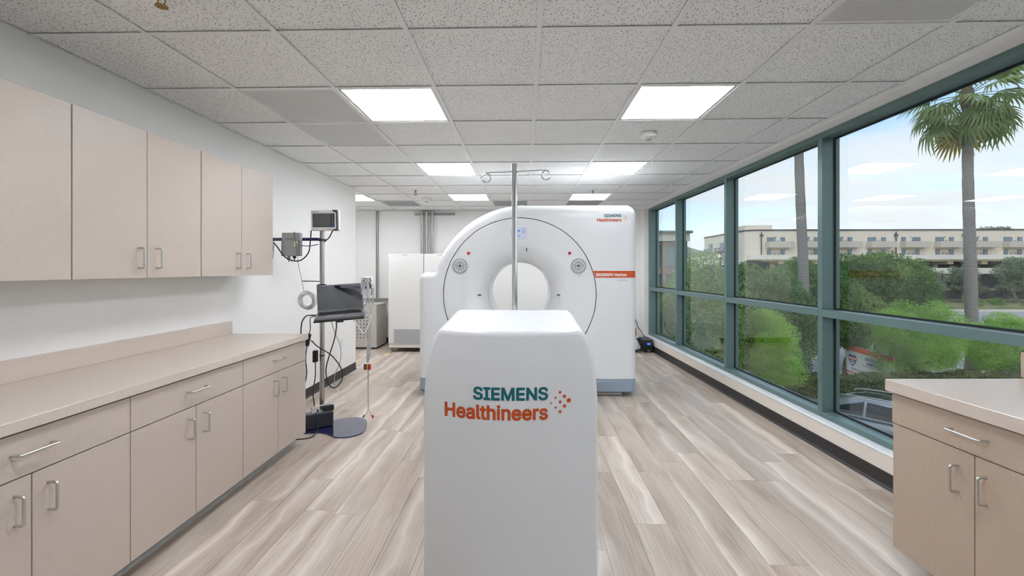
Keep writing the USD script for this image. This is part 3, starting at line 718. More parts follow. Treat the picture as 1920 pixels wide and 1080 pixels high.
# patient table: end cover in the foreground, column and pallet behind it
tb = thing('patient_table', 'white patient table end cover in the foreground with teal and orange lettering', 'patient table', (-.055, 2.0, 0))
TX = -0.0555; HWD = 0.334
def half_outline(n=40):
    pts = [(HWD, 0.02), (HWD, 0.30), (HWD, 0.60), (HWD, .84)]
    # elliptical shoulder from the vertical side to the flat top
    for a in np.linspace(0.06, 1, 26):
        th = a * PI / 2
        pts.append((0.252 + (HWD - 0.252) * math.cos(th) ** 0.9, .84 + (1.150 - .84) * math.sin(th) ** 1.12))
    for xx in np.linspace(.252, 0, 9)[1:]: pts.append((xx, 1.150))
    return pts
ho = half_outline(); OUT = np.array(ho + [(-x_, z_) for x_, z_ in ho[::-1][1:]])
seg = np.linalg.norm(np.diff(OUT, axis=0), axis=1); s_ = np.r_[0, np.cumsum(seg)]
ss = np.linspace(0, s_[-1], 150); OUT = np.stack([np.interp(ss, s_, OUT[:, 0]), np.interp(ss, s_, OUT[:, 1])], 1)
OUT = np.vstack([OUT, [(q, 0.02) for q in np.linspace(-HWD, HWD, 14)[1:]]])     # closed along the floor edge
yf = lambda X: 1.552 + 0.085 * ((X - TX) / HWD) ** 2
def cap_mesh():
    n = len(OUT); R = 0.012; rows = []
    ctr = np.array([0.0, 0.55])
    for f in np.linspace(0.0, 1, 22)[1:]:
        q = ctr + (OUT - ctr) * f * (1 - R / .34); y = yf(TX + q[:, 0]) ; rows.append(np.stack([q[:, 0], y, q[:, 1]], 1))
    for a in np.linspace(0.15, 1, 6):
        th = a * PI / 2; f = (1 - R / .34) + (R / .34) * math.sin(th); q = ctr + (OUT - ctr) * f
        rows.append(np.stack([q[:, 0], yf(TX + q[:, 0]) + R * (1 - math.cos(th)), q[:, 1]], 1))
    for y in (1.75, 1.9, 2.05):
        rows.append(np.stack([OUT[:, 0], np.full(n, y), OUT[:, 1] + np.clip((OUT[:, 1] - .9) / .25, 0, 1) * (y - 1.6) / .45 * .030], 1))
    V = np.vstack(rows); F = []
    for i in range(len(rows) - 1):
        j = np.arange(n - 1)
        F += [np.stack([i * n + j, i * n + j + 1, (i + 1) * n + j + 1], 1), np.stack([i * n + j, (i + 1) * n + j + 1, (i + 1) * n + j], 1)]
    c = len(V); V = np.vstack([V, [0, yf(TX), .55], [0, 2.05, .55]])
    j = np.arange(n - 1); L = (len(rows) - 1) * n
    F += [np.stack([np.full(n - 1, c), j + 1, j], 1), np.stack([np.full(n - 1, c + 1), L + j, L + j + 1], 1)]
    V[:, 0] += TX
    m = trimesh.Trimesh(V, np.vstack(F), process=False); m.invert(); return m
cm = cap_mesh()
mid = cm.vertices[cm.faces[len(cm.faces) // 3]].mean(0)
nrm = np.cross(*(cm.vertices[cm.faces[5]][1:] - cm.vertices[cm.faces[5]][0]))
if nrm[1] > 0: cm.invert()
obj('end_cover', cm, 'white_gloss', tb, smooth=35)
obj('rear_panel', bx(TX - .325, TX + .325, 2.03, 2.06, .02, .9), 'white_satin', tb)
obj('column', rbox(TX - .25, TX + .25, 2.07, 4.1, .01, .70, .04), 'white_satin', tb, smooth=30)
obj('carriage', rbox(TX - .22, TX + .22, 2.07, 4.45, .70, .84, .03), 'white_satin', tb, smooth=30)
pq = [(-.21, .905), (-.20, .93), (-.12, .895), (0, .885), (.12, .895), (.20, .93), (.21, .905), (.14, .86), (0, .85), (-.14, .86)]
obj('pallet', xz_prism(Polygon([(TX + p[0], p[1] - .015) for p in pq]), 2.2, 4.45), 'white_plastic', tb)
a, b, ds = logo(-0.300, 0.8295, 0.386, lambda X: yf(X) - 0.0006)
obj('lettering', a, 'teal_ink', tb, label='teal upper line of the logo'); obj('lettering', b, 'orange_ink', tb, label='orange lower line of the logo')
obj('logo_dots', ds, 'orange_ink', tb)

iv = thing('iv_pole', 'chrome drip pole with two ring hooks behind the table end cover', 'drip pole', (-.05, 2.12, .84))
IX, IY = -.0505, 2.12
obj('pole', cyl((IX, IY, .845), (IX, IY, 1.897), .0135, 24), 'chrome', iv, smooth=40)
obj('socket', cyl((IX, IY, .842), (IX, IY, .93), .022, 20), 'charcoal_plastic', iv, smooth=40)
for s, xe, ze in ((-1, -.193, 1.850), (1, .107, 1.862)):
    h = obj('hook_arm', [tube([(IX + s * .01, IY, 1.857 if s < 0 else 1.858), (xe - s * .012, IY - .005, ze + (.003 if s < 0 else .002)), (xe, IY - .006, ze)], .0035, 8), cyl((IX + s * .012, IY, 1.8575), (IX + s * .02, IY, 1.8575), .007, 12)], 'chrome', iv, smooth=40)
    g = np.linspace(0, 2 * PI * 1.25, 40)
    cx_, cz_ = xe - s * .003, ze - .0235
    obj('ring', tube(np.stack([cx_ + .0215 * np.sin(g), IY - .006 - .006 * g / 7, cz_ + .0225 * np.cos(g)], 1), .0032, 8), 'chrome', h, smooth=40)

# ------------------------------------------------------------------ things at the back wall
def tall_cabinet(x0, x1, lab):
    t = thing('equipment_cabinet', lab, 'cabinet', ((x0 + x1) / 2, 7.35, 0), group='tall white equipment cabinets')
    obj('body', bx(x0, x1, 7.06, 7.72, .13, 1.632, .006), 'white_metal', t)
    d = obj('door', bx(x0 + .004, x1 - .004, 7.038, 7.06, .15, 1.626, .004), 'white_metal', t)
    obj('vent_grille', bx(x0 + .095, x1 - .02, 7.0355, 7.038, .155, .385), 'panel_grey', d)
    for k in range(22):
        pass
    obj('grip', bx((x0 + x1) / 2 - .05, (x0 + x1) / 2 + .02, 7.0355, 7.038, 1.607, 1.617), 'groove_grey', d)
    obj('base_rail', bx(x0 + .005, x1 - .005, 7.05, 7.70, .075, .13, .006), 'white_metal', t)
    for xx in (x0 + .05, x1 - .05):
        for yy in (7.10, 7.62):
            w = place(trimesh.creation.cylinder(.030, .022, sections=20), (xx, yy, .031), ry=PI / 2)
            obj('caster', [w, bx(xx - .018, xx + .018, yy - .022, yy + .022, .045, .075)], 'grey_plastic_dark', t, smooth=35)
tall_cabinet(-2.262, -1.672, 'tall white metal equipment cabinet left of the scanner, with grille at its foot')
tall_cabinet(-1.668, -1.10, 'tall white metal cabinet mostly hidden behind the round side of the scanner')
gc = thing('perforated_cabinet', 'low grey metal cabinet with rows of round holes by the back wall', 'cabinet', (-2.75, 7.55, 0))
X0, X1 = -2.98, -2.545
obj('body', bx(X0, X1, 7.31, 7.83, .03, .745, .004), 'grey_metal', gc)
obj('top', bx(X0 - .004, X1 + .004, 7.298, 7.834, .745, .768, .005), 'grey_metal', gc)
obj('foot', bx(X0 + .01, X1 - .01, 7.33, 7.80, .0005, .03), 'charcoal_plastic', gc)
fr = sbox(X0, .04, X1, .74)
hs = []
for ix in range(6):
    for iz in range(7):
        hs.append(place(trimesh.creation.cylinder(.0105, .004, sections=12), (X0 + .045 + ix * .057, 7.3085, .20 + iz * .058), rx=PI / 2))
fp = obj('front_panel', bx(X0 + .002, X1 - .002, 7.302, 7.31, .035, .742, .002), 'grey_metal', gc)
for h in hs:
    h.apply_translation([0, -.0075, 0]); obj('vent_hole', h, 'charcoal_plastic', fp)
def strut(name, lab, pts, w=.041, cat='metal channel'):
    (x0, z0), (x1, z1) = pts; t = thing(name, lab, cat, ((x0 + x1) / 2, YB - .02, min(z0, z1)))
    ver = abs(x1 - x0) < .01
    if ver: ms = [bx(x0 - w / 2, x0 - w / 2 + .006, YB - .043, YB - .0005, z0, z1), bx(x0 + w / 2 - .006, x0 + w / 2, YB - .043, YB - .0005, z0, z1), bx(x0 - w / 2, x0 + w / 2, YB - .006, YB - .0005, z0, z1)]
    else: ms = [bx(x0, x1, YB - .043, YB - .0005, z0 - w / 2, z0 - w / 2 + .006), bx(x0, x1, YB - .043, YB - .0005, z0 + w / 2 - .006, z0 + w / 2), bx(x0, x1, YB - .006, YB - .0005, z0 - w / 2, z0 + w / 2)]
    obj('channel', ms, 'galvanized', t)
    L = (z1 - z0) if ver else (x1 - x0)
    lips = []
    for s in (-1, 1):
        o = s * (w / 2 - .010)
        lips.append(bx(x0 + o - .004, x0 + o + .004, YB - .043, YB - .039, z0, z1) if ver else bx(x0, x1, YB - .043, YB - .039, z0 + o - .004, z0 + o + .004))
    obj('lip', lips, 'galvanized', t)
strut('strut_channel', 'upright galvanized channel on the back wall left of the tall cabinet', [(-2.763, .84), (-2.763, CEIL - .002)])
strut('strut_channel', 'level galvanized channel low on the back wall behind the grey cabinet', [(-3.35, .815), (-2.20, .815)])
strut('strut_channel', 'short level galvanized channel under the ceiling holding three pipes', [(-2.052, 2.404), (-1.306, 2.404)])
for k, (xx, r, lab) in enumerate(((-1.903, .021, 'galvanized conduit on the back wall, left of three'), (-1.822, .026, 'thick galvanized conduit on the back wall, middle of three'), (-1.716, .021, 'galvanized conduit on the back wall, right of three'))):
    t = thing('conduit', lab, 'pipe', (xx, YB - .07, .9), group='conduits over the tall cabinet')
    obj('pipe', cyl((xx, YB - .043 - r - .001, .9), (xx, YB - .043 - r - .001, CEIL - .004), r, 20), 'galvanized', t, smooth=40)
    obj('clamp', [bx(xx - r - .012, xx + r + .012, YB - .045 - r * .5, YB - .043, 2.392, 2.416), cyl((xx, YB - .043 - r - .001, 2.394), (xx, YB - .043 - r - .001, 2.414), r + .004, 20)], 'steel_tube', t)
def plate(lab, c, axis, name='wall_outlet'):
    t = thing(name, lab, 'outlet', c); x, y, z = c
    if axis == 'x':
        obj('cover_plate', bx(x, x + .006, y - .036, y + .036, z - .058, z + .058, .002), 'white_plastic', t)
        for s in (-1, 1): obj('socket', bx(x + .006, x + .008, y - .017, y + .017, z + s * .022 - .014, z + s * .022 + .014, .002), 'white_satin', t)
    else:
        obj('cover_plate', bx(x - .036, x + .036, y - .006, y, z - .058, z + .058, .002), 'white_plastic', t)
        for s in (-1, 1): obj('socket', bx(x - .017, x + .017, y - .008, y - .006, z + s * .022 - .014, z + s * .022 + .014, .002), 'white_satin', t)
plate('white wall outlet on the left wall behind the equipment stand', (XL, 5.41, .425), 'x')
plate('white wall outlet on the back wall right of the scanner', (2.03, YB, .415), 'y')
# backup power unit under the window and its cord
t = thing('power_backup_unit', 'black backup battery with lit blue display on the floor beside the window', 'battery unit', (2.045, 7.35, 0))
obj('case', bx(1.972, 2.116, 7.13, 7.48, .008, .205, .008), 'ups_black', t)
obj('front_panel', bx(1.976, 2.112, 7.118, 7.132, .010, .203, .005), 'black_plastic', t)
obj('display', bx(2.018, 2.074, 7.1155, 7.119, .125, .160), 'led_blue', t)
obj('badge', bx(2.024, 2.070, 7.116, 7.119, .024, .038), 'panel_grey', t)
obj('foot', [bx(1.98, 2.00, 7.16, 7.19, 0, .01), bx(2.085, 2.105, 7.16, 7.19, 0, .01), bx(1.98, 2.00, 7.42, 7.45, 0, .01), bx(2.085, 2.105, 7.42, 7.45, 0, .01)], 'rubber', t)
t = thing('power_cable', 'black power cord from the back wall outlet down to the battery unit', 'cable', (2.03, 7.9, .43))
obj('plug', bx(2.012, 2.048, 7.935, 7.973, .424, .450, .006), 'cable_black', t)
obj('cord', tube(spline([(2.03, 7.94, .436), (2.045, 7.86, .40), (2.05, 7.80, .33), (2.075, 7.70, .27), (2.06, 7.52, .23), (2.045, 7.40, .210)], 8), .006, 8), 'cable_black', t, smooth=40)
t = thing('wrapped_drum', 'white plastic-wrapped drum on a low wheeled base peeking out right of the scanner', 'drum', (1.625, 7.30, 0))
dm = lathe([(0, .50), (.22, .50), (.245, .485), (.235, .40), (.225, .30), (.25, .22), (.31, .12), (.325, .09), (0, .09)], 56)
dm = dm.subdivide(); nz_ = meshkit.fbm(dm.vertices * [9, 9, 5] + 3, 3, 4); rad_ = np.maximum(np.hypot(dm.vertices[:, 0], dm.vertices[:, 1]), 1e-6); kf = 1 + (nz_ - .5) * .07 * np.clip(rad_ / .2, 0, 1)
dm.vertices[:, 0] *= kf; dm.vertices[:, 1] *= kf; dm.apply_translation([1.625, 7.30, 0])
obj('body', dm, 'white_gloss', t, smooth=40)
obj('tag', bx(1.865, 1.875, 7.23, 7.29, .26, .38, .002), 'yellow_clip', t)
obj('base', prism(Point(1.625, 7.30).buffer(.335, 3), .062, .088), 'white_plastic', t)
for xx in (1.425, 1.84):
    for yy in (7.12, 7.48):
        obj('caster', [place(trimesh.creation.cylinder(.026, .02, sections=18), (xx, yy, .0265), ry=PI / 2), cyl((xx, yy, .04), (xx, yy, .063), .012, 10)], 'charcoal_plastic', t, smooth=35)
t = obj('door_wedge', xz_prism(Polygon([(-2.31, 0.0005), (-2.19, .0005), (-2.19, .028)]), 6.93, 6.98), 'pale_wood', label='pale wooden wedge on the floor beside the tall white cabinet', cat='door wedge')
t = obj('paper_scrap', bx(-2.10, -2.075, 5.08, 5.10, .0005, .0015), 'paper_white', label='tiny white scrap of paper on the plank floor by the left wall', cat='paper scrap')

# ------------------------------------------------------------------ equipment stand with monitor, laptop and leads
PX, PY = -1.812, 3.79
k78 = (PY, )
sd = thing('equipment_stand', 'steel pole stand with dark blue arms and blue foot plate beside the counter', 'stand', (PX, PY, 0))
fp = np.array([(-1.727, 3.833), (-1.7, 3.865), (-1.665, 3.889), (-1.619, 3.911), (-1.577, 3.919), (-1.535, 3.918), (-1.497, 3.903), (-1.451, 3.865), (-1.42, 3.82), (-1.389, 3.742), (-1.363, 3.654), (-1.357, 3.593), (-1.361, 3.549), (-1.38, 3.512), (-1.402, 3.484), (-1.438, 3.463), (-1.478, 3.452), (-1.519, 3.453), (-1.554, 3.46), (-1.614, 3.501), (-1.638, 3.517), (-1.661, 3.531), (-1.695, 3.541), (-1.738, 3.551), (-1.85, 3.535), (-2.0, 3.56), (-2.08, 3.68), (-2.06, 3.83), (-1.95, 3.92), (-1.83, 3.9)])
sp = spline(np.vstack([fp, fp[:1]]), 6)[:-1]
obj('foot_plate', prism(Polygon(sp).buffer(0), .0005, .010), 'navy_acrylic', sd, label='dark blue glossy foot plate')
obj('pole', cyl((PX, PY, .010), (PX, PY, 1.76), .0205, 24), 'steel_tube', sd, smooth=40)
obj('collar', cyl((PX, PY, .010), (PX, PY, .05), .032, 24), 'steel_tube', sd, smooth=40)
z1 = 1.628
obj('arm', [bx(-2.26, PX - .02, PY - .03, PY + .02, z1, z1 + .028, .004), cyl((PX, PY, z1 - .002), (PX, PY, z1 + .018), .034, 24)], 'navy_acrylic', sd, label='dark blue upper arm')
z2 = 1.225
ar = prism(Polygon([(PX - .035, PY - .03), (PX + .02, PY - .04), (-1.33, 3.44), (-1.29, 3.47), (-1.30, 3.51), (PX + .03, PY + .03), (PX - .035, PY + .03)]), z2 - .006, z2 + .012)
obj('arm', [ar, cyl((PX, PY, z2 - .016), (PX, PY, z2 + .018), .036, 24)], 'navy_acrylic', sd, label='dark blue lower arm')
obj('side_rod', cyl((PX, PY, 1.267), (-1.985, PY - .02, 1.270), .004, 8), 'cable_black', sd)
LZ = 1.000
obj('tray_arm', [cyl((PX, PY, LZ - .035), (-1.58, 3.55, LZ - .035), .012, 12), cyl((PX, PY, LZ - .055), (PX, PY, LZ - .015), .034, 20)], 'black_plastic', sd)

# patient monitor on the pole head
MT = trimesh.transformations.euler_matrix(math.radians(4), math.radians(1.2), math.radians(-12)); MT[:3, 3] = (-1.742, 3.70, 1.801)
def inM(m, T=MT):
    m = tm(m).copy(); m.apply_transform(T); return m
mo_ = thing('patient_monitor', 'white framed patient monitor with dark screen on top of the pole', 'monitor', (-1.742, 3.70, 1.71))
obj('case', inM(rbox(-.134, .134, -.02, .035, -.090, .090, .014)), 'white_plastic', mo_, smooth=35)
obj('rear_housing', inM(rbox(-.10, .10, .03, .075, -.065, .065, .012)), 'grey_plastic', mo_, smooth=35)
obj('bezel', inM(bx(-.110, .108, -.0215, -.018, -.058, .060, .001)), 'black_plastic', mo_)
obj('screen', inM(bx(-.103, .073, -.0225, -.0215, -.053, .056)), 'lcd_off', mo_)
tr = Polygon([(.085, .090), (.128, .090), (.135, .082), (.135, -.082), (.128, -.090), (.080, -.090), (.096, -.075), (.118, -.072), (.124, -.062), (.124, .062), (.118, .070), (.098, .074)])
obj('side_trim', inM(xz_prism(tr, -.0225, -.004)), 'charcoal_plastic', mo_)
for k in range(5):
    obj('button', inM(cyl((.090, -.0215, .046 - k * .0185), (.090, -.0245, .046 - k * .0185), .0055, 12)), 'grey_plastic', mo_)
obj('button', inM(bx(.079, .103, -.0245, -.0215, -.053, -.038, .001)), 'sign_blue', mo_, label='blue button')
obj('name_strip', inM(bx(-.112, -.055, -.0206, -.0198, .071, .075)), 'grey_ink', mo_); obj('name_strip', inM(bx(.03, .078, -.0206, -.0198, -.077, -.073)), 'grey_ink', mo_)
obj('mount', [cyl((PX, PY, 1.74), (-1.775, 3.765, 1.80), .016, 14)], 'steel_tube', mo_)

# grey module box on the upper arm
mb = thing('module_box', 'light grey electronic module box clipped to the upper blue arm', 'electronic box', (-2.05, 3.76, 1.49))
BX0, BX1, BZ0, BZ1, BY = -2.137, -1.972, 1.492, 1.697, 3.715
obj('case', rbox(BX0, BX1, BY, 3.758, BZ0, BZ1, .006, 8), 'grey_plastic', mb, smooth=35)
for xx in (BX0, BX1 - .016): obj('side_rib', bx(xx - .001, xx + .017, BY - .004, 3.75, BZ0, BZ1 - .065, .003), 'grey_plastic_dark', mb)
obj('badge', [cyl((BX0 + .055, BY + .001, BZ1 - .055), (BX0 + .055, BY - .001, BZ1 - .055), .005, 12), bx(BX0 + .066, BX0 + .105, BY - .001, BY + .001, BZ1 - .058, BZ1 - .053)], 'charcoal_plastic', mb)
obj('indicator', bx(BX0 + .113, BX0 + .121, BY - .001, BY + .001, BZ1 - .110, BZ1 - .103), 'led_yellow', mb)
obj('indicator', bx(BX0 + .113, BX0 + .121, BY - .001, BY + .001, BZ1 - .123, BZ1 - .115), 'led_orange', mb)
obj('label_plate', bx(BX0 + .112, BX0 + .145, BY - .001, BY + .001, BZ1 - .097, BZ1 - .078), 'white_plastic', mb)
obj('connector', [cyl((BX0 + .055, 3.735, BZ0 + .004), (BX0 + .055, 3.735, BZ0 - .036), .013, 14), cyl((BX0 + .055, 3.735, BZ0 - .036), (BX0 + .055, 3.735, BZ0 - .052), .005, 10)], 'grey_plastic_dark', mb, smooth=40)
obj('connector', [cyl((BX0 + .105, 3.735, BZ0 + .004), (BX0 + .105, 3.735, BZ0 - .018), .014, 14), cyl((BX0 + .105, 3.735, BZ0 - .016), (BX0 + .105, 3.735, BZ0 - .034), .006, 10)], 'black_plastic', mb, smooth=40)
obj('antenna', [cyl((BX0 + .117, BY - .004, BZ1 + .006), (BX0 + .130, BY - .008, BZ1 - .062), .006, 10), cyl((BX0 + .130, BY - .008, BZ1 - .062), (BX0 + .145, BY - .006, BZ0), .004, 8)], 'grey_plastic_dark', mb)
# mesh pocket hanging at the end of the upper arm
t = thing('wire_basket', 'black wire pocket hanging from the blue arm, half behind the wall cabinet', 'wire basket', (-2.25, 3.73, 1.46))
ws = []
for a in np.linspace(0, 1, 6): ws.append(tube([(-2.255 + a * .055, 3.72, 1.628), (-2.245 + a * .02, 3.73, 1.46)], .0018, 6))
for zz in (1.46, 1.50, 1.54, 1.58, 1.628):
    f_ = (zz - 1.46) / .168; ws.append(tube([(-2.245 - .01 * f_, 3.725, zz), (-2.225 + .025 * f_, 3.725, zz)], .0018, 6))
obj('wires', ws, 'black_plastic', t)

# laptop
LT = trimesh.transformations.euler_matrix(math.radians(7), math.radians(-3.4), math.radians(20)); LT[:3, 3] = (-1.568, 3.62, 1.016)
lp = thing('laptop', 'open dark grey laptop with black screen on the stand tray', 'laptop', (-1.568, 3.6, 1.0))
obj('deck', inM(bx(-.183, .183, -.245, .0, -.009, .009, .003), LT), 'laptop_grey', lp)
LR = trimesh.transformations.rotation_matrix(math.radians(-20), [1, 0, 0])
lid = lambda m: inM(inM(m, LR), LT)
ld = obj('lid', lid(bx(-.183, .183, -.001, .007, .004, .237, .003)), 'laptop_grey', lp)
obj('screen', lid(bx(-.176, .176, -.0022, -.001, .024, .226)), 'screen_off', ld)
obj('webcam', lid(bx(-.008, .008, -.0022, -.001, .2295, .2335)), 'black_plastic', ld)
kb = obj('keyboard', inM(bx(-.168, .168, -.140, -.030, .009, .0095), LT), 'black_plastic', lp)
for r_ in range(6):
    for c_ in range(19):
        if 0 <= c_ <= 18 and not (c_ == 15 and r_ < 5 and False):
            x_ = -.164 + c_ * .0176
            if c_ == 14: continue
            obj('key', inM(bx(x_, x_ + .0145, -.136 + r_ * .0177, -.136 + r_ * .0177 + .0145, .0095, .0115), LT), 'key_black', kb)
obj('touchpad', inM(bx(-.098, .022, -.232, -.152, .0088, .0094), LT), 'grey_plastic_dark', lp)
obj('sticker', inM(bx(.150, .168, -.232, -.220, .0088, .0095), LT), 'sign_blue', lp)
tr_ = thing('laptop_tray', 'black tray under the laptop', 'tray', (-1.54, 3.52, .97))
obj('plate', inM(bx(-.19, .19, -.25, .01, -.024, -.0095, .003), LT), 'black_plastic', tr_)
obj('clip', inM(bx(-.02, .03, -.26, -.225, -.034, -.024, .002), LT), 'black_plastic', tr_)

# lead module with coloured sockets and hanging patient leads
em_ = thing('lead_module', 'white patient lead module with coloured sockets right of the laptop', 'lead module', (-1.275, 3.45, 1.15))
EX, EZ, EY = -1.282, 1.165, 3.44
obj('case', rbox(EX - .046, EX + .046, EY, EY + .04, EZ, EZ + .150, .010), 'white_plastic', em_, smooth=35)
obj('socket_panel', bx(EX - .040, EX + .040, EY - .004, EY + .002, EZ + .055, EZ + .142, .002), 'charcoal_plastic', em_)
cols = ['brown_clip', 'orange', 'red_clip', 'blue_clip', 'red_clip', 'yellow_clip', 'orange', 'brown_clip', 'brown_clip', 'red_clip']
for k in range(10):
    xx = EX - .032 + (k % 5) * .016; zz = EZ + .125 - (k // 5) * .030
    obj('lead_socket', cyl((xx, EY - .002, zz), (xx, EY - .012, zz), .006, 10), cols[k], em_)
    obj('socket_rib', bx(xx - .010, xx - .007, EY - .014, EY - .002, EZ + .055, EZ + .148), 'white_plastic', em_) if k < 5 else None
obj('port', cyl((EX - .022, EY - .001, EZ + .068), (EX - .022, EY - .008, EZ + .068), .010, 14), 'grey_plastic', em_)
for s_x in (-.049, .040): obj('side_grip', bx(EX + s_x, EX + s_x + .009, EY - .002, EY + .03, EZ + .005, EZ + .06), 'grey_plastic_dark', em_)
pl_ = thing('patient_leads', 'bundle of thin grey patient leads hanging from the lead module to the floor', 'cable', (-1.27, 3.42, .2))
random.seed(3)
for k in range(9):
    xs = EX - .032 + (k % 5) * .016; zs = EZ + .125 - (k // 5) * .030
    out = .05 * (k % 3) / 2 + .012
    ctr_ = (-1.262 + random.uniform(-.012, .012), 3.415 + random.uniform(-.01, .01))
    obj('lead', tube(spline([(xs, EY - .012, zs), (xs + out * .5, EY - .030, zs + .004), (xs + out, EY - .035, zs - .09), (ctr_[0] + random.uniform(-.02, .03), ctr_[1], .9), (ctr_[0] + random.uniform(-.012, .02), ctr_[1], .75), (ctr_[0], ctr_[1], .625)], 6), .0026, 6), 'cable_grey', pl_, smooth=40)
for k, c_ in enumerate(['blue_clip', 'brown_clip', 'brown_clip', 'yellow_clip', 'brown_clip', 'red_clip']):
    xx = -1.287 + k * .0092
    obj('lead_clip', bx(xx - .0042, xx + .0042, 3.400 - .006 * (k % 2), 3.422, .570, .615, .002), c_, pl_)
for s, c_ in ((-1, 'green_clip'), (1, 'red_clip')):
    obj('lead', tube(spline([(-1.258 + s * .003, 3.415, .60), (-1.258 + s * .004, 3.415, .40), (-1.257 + s * .004, 3.415, .26), (-1.257 + s * .015, 3.415, .215), (-1.257 + s * .030, 3.415, .190)], 6), .0028, 6), 'cable_grey', pl_, smooth=40)
    obj('lead_clip', place(bx(-.005, .005, -.006, .006, -.022, .0), (-1.257 + s * .030, 3.415, .194), ry=-s * .35), 'white_plastic', pl_)
    obj('lead_clip', place(bx(-.005, .005, -.007, .005, -.006, .016), (-1.257 + s * .038, 3.412, .190), ry=-s * .35), c_, pl_)

# black box on the foot plate with a power brick, adapters and cables
A, B = np.array([-1.815, 3.60]), np.array([-1.668, 3.70]); tdir = (B - A) / np.linalg.norm(B - A); ang = math.atan2(tdir[1], tdir[0])
ub_ = thing('power_conditioner', 'long black power box standing on the blue foot plate', 'power box', (-1.78, 3.68, .010), ang)
def inB(m):
    T = trimesh.transformations.rotation_matrix(ang, [0, 0, 1]); T[:3, 3] = (A[0], A[1], 0); return inM(m, T)
Lb = float(np.linalg.norm(B - A))
obj('case', inB(bx(-.20, Lb, 0.0, .085, .0105, .140, .008)), 'ups_black', ub_)
obj('top_panel', inB(bx(-.19, Lb - .012, .008, .078, .139, .143)), 'grey_plastic_dark', ub_)
obj('socket_block', inB(bx(0.02, .06, .02, .06, .1425, .165, .003)), 'black_plastic', ub_)
pb = obj('power_brick', inB(bx(.095, .185, .01, .055, .1435, .188, .006)), 'black_plastic', label='black power brick lying on top of the long black power box', cat='power adapter')
t = thing('plug', 'pale blue plug in the top of the power box by the pole foot', 'plug', (-1.79, 3.66, .145))
obj('body', inB(rbox(.000, .035, .005, .030, .143, .200, .006, 8)), 'clear_lens', t, smooth=40)
def cable(lab, pts, r, mat, name='cable', n=8):
    t = obj(name, tube(spline(pts, n), r, 8), mat, label=lab, cat='cable', smooth=40); return t
t = thing('power_adapter', 'black flat power adapter hanging beside the counter end', 'power adapter', (-1.89, 3.70, .68))
ad = place(bx(-.016, .016, -.012, .012, -.055, .055, .004), (-1.893, 3.70, .758), ry=math.radians(12)); obj('case', ad, 'black_plastic', t)
t = thing('power_adapter', 'small black adapter box strapped to the pole below the laptop', 'power adapter', (-1.86, 3.765, .55))
obj('case', bx(-1.876, -1.842, 3.74, 3.785, .552, .655, .004), 'black_plastic', t)
obj('strap', cyl((PX, PY, .60), (PX, PY, .612), .0225, 16), 'black_plastic', t)
co = thing('coiled_cable', 'white cable wound in a coil hanging left of the laptop', 'cable', (-1.92, 3.74, 1.0))
rr = []
for k in range(8):
    g = np.linspace(0, 2 * PI, 40); R_ = .062 + .011 * math.sin(k * 2.1)
    obj('loop', tube(np.stack([-1.925 + .008 * math.cos(k) + R_ * np.cos(g), 3.735 + .006 * (k - 2.5) + .01 * np.sin(g + k), 1.100 + .008 * math.sin(k * 1.7) + (R_ + .004) * np.sin(g)], 1), .0042, 8), 'cable_white' if k % 2 else 'cable_grey', co, smooth=40)
cable('thin grey cable from the module box down to the white coil', [(-2.0, 3.72, 1.50), (-1.985, 3.72, 1.40), (-1.965, 3.73, 1.28), (-1.945, 3.735, 1.168)], .0032, 'cable_grey')
cable('black cable sagging from the monitor under the grey module box', [(-1.865, 3.70, 1.715), (-1.873, 3.70, 1.62), (-1.885, 3.69, 1.52), (-1.95, 3.69, 1.455), (-2.03, 3.69, 1.452), (-2.10, 3.69, 1.49), (-2.16, 3.69, 1.57), (-2.20, 3.70, 1.605), (-2.235, 3.71, 1.585)], .0055, 'cable_black')
cable('thin black cord from the upper arm to the pole', [(-1.965, 3.72, 1.585), (-1.90, 3.73, 1.580), (PX - .02, 3.765, 1.598)], .0035, 'cable_black')
cable('short black cable slanting from the monitor back to the pole', [(-1.695, 3.75, 1.725), (-1.735, 3.765, 1.66), (-1.785, 3.78, 1.62)], .005, 'cable_black')
cable('black cable arching out behind the laptop left side', [(-1.725, 3.50, .995), (-1.79, 3.54, .99), (-1.87, 3.62, .975), (-1.935, 3.68, .92), (-1.955, 3.70, .85), (-1.955, 3.70, .80)], .0055, 'cable_black')
cable('dark cable from the laptop to the hanging adapter', [(-1.722, 3.47, .99), (-1.81, 3.58, .965), (-1.87, 3.69, .91), (-1.872, 3.70, .86), (-1.882, 3.70, .812)], .004, 'charcoal_plastic')
cable('black cable looping right of the pole under the laptop', [(-1.53, 3.44, .955), (-1.545, 3.48, .90), (-1.60, 3.56, .78), (-1.68, 3.65, .64), (-1.735, 3.70, .50), (-1.715, 3.70, .38), (-1.65, 3.69, .345), (-1.585, 3.68, .42), (-1.595, 3.68, .52), (-1.68, 3.68, .63), (-1.80, 3.69, .70), (-1.865, 3.70, .755)], .0048, 'cable_black')
cable('thin grey cable hanging below the laptop behind the black loop', [(-1.60, 3.50, .965), (-1.60, 3.56, .86), (-1.575, 3.62, .72), (-1.60, 3.68, .58), (-1.655, 3.70, .46), (-1.66, 3.70, .38), (-1.64, 3.70, .34)], .0032, 'cable_grey')
cable('white cable curling down past the pole to the power box', [(-1.64, 3.70, .345), (-1.625, 3.70, .29), (-1.66, 3.68, .24), (-1.74, 3.66, .205), (-1.80, 3.645, .185), (-1.79, 3.64, .150), (-1.80, 3.64, .145)], .005, 'cable_white')
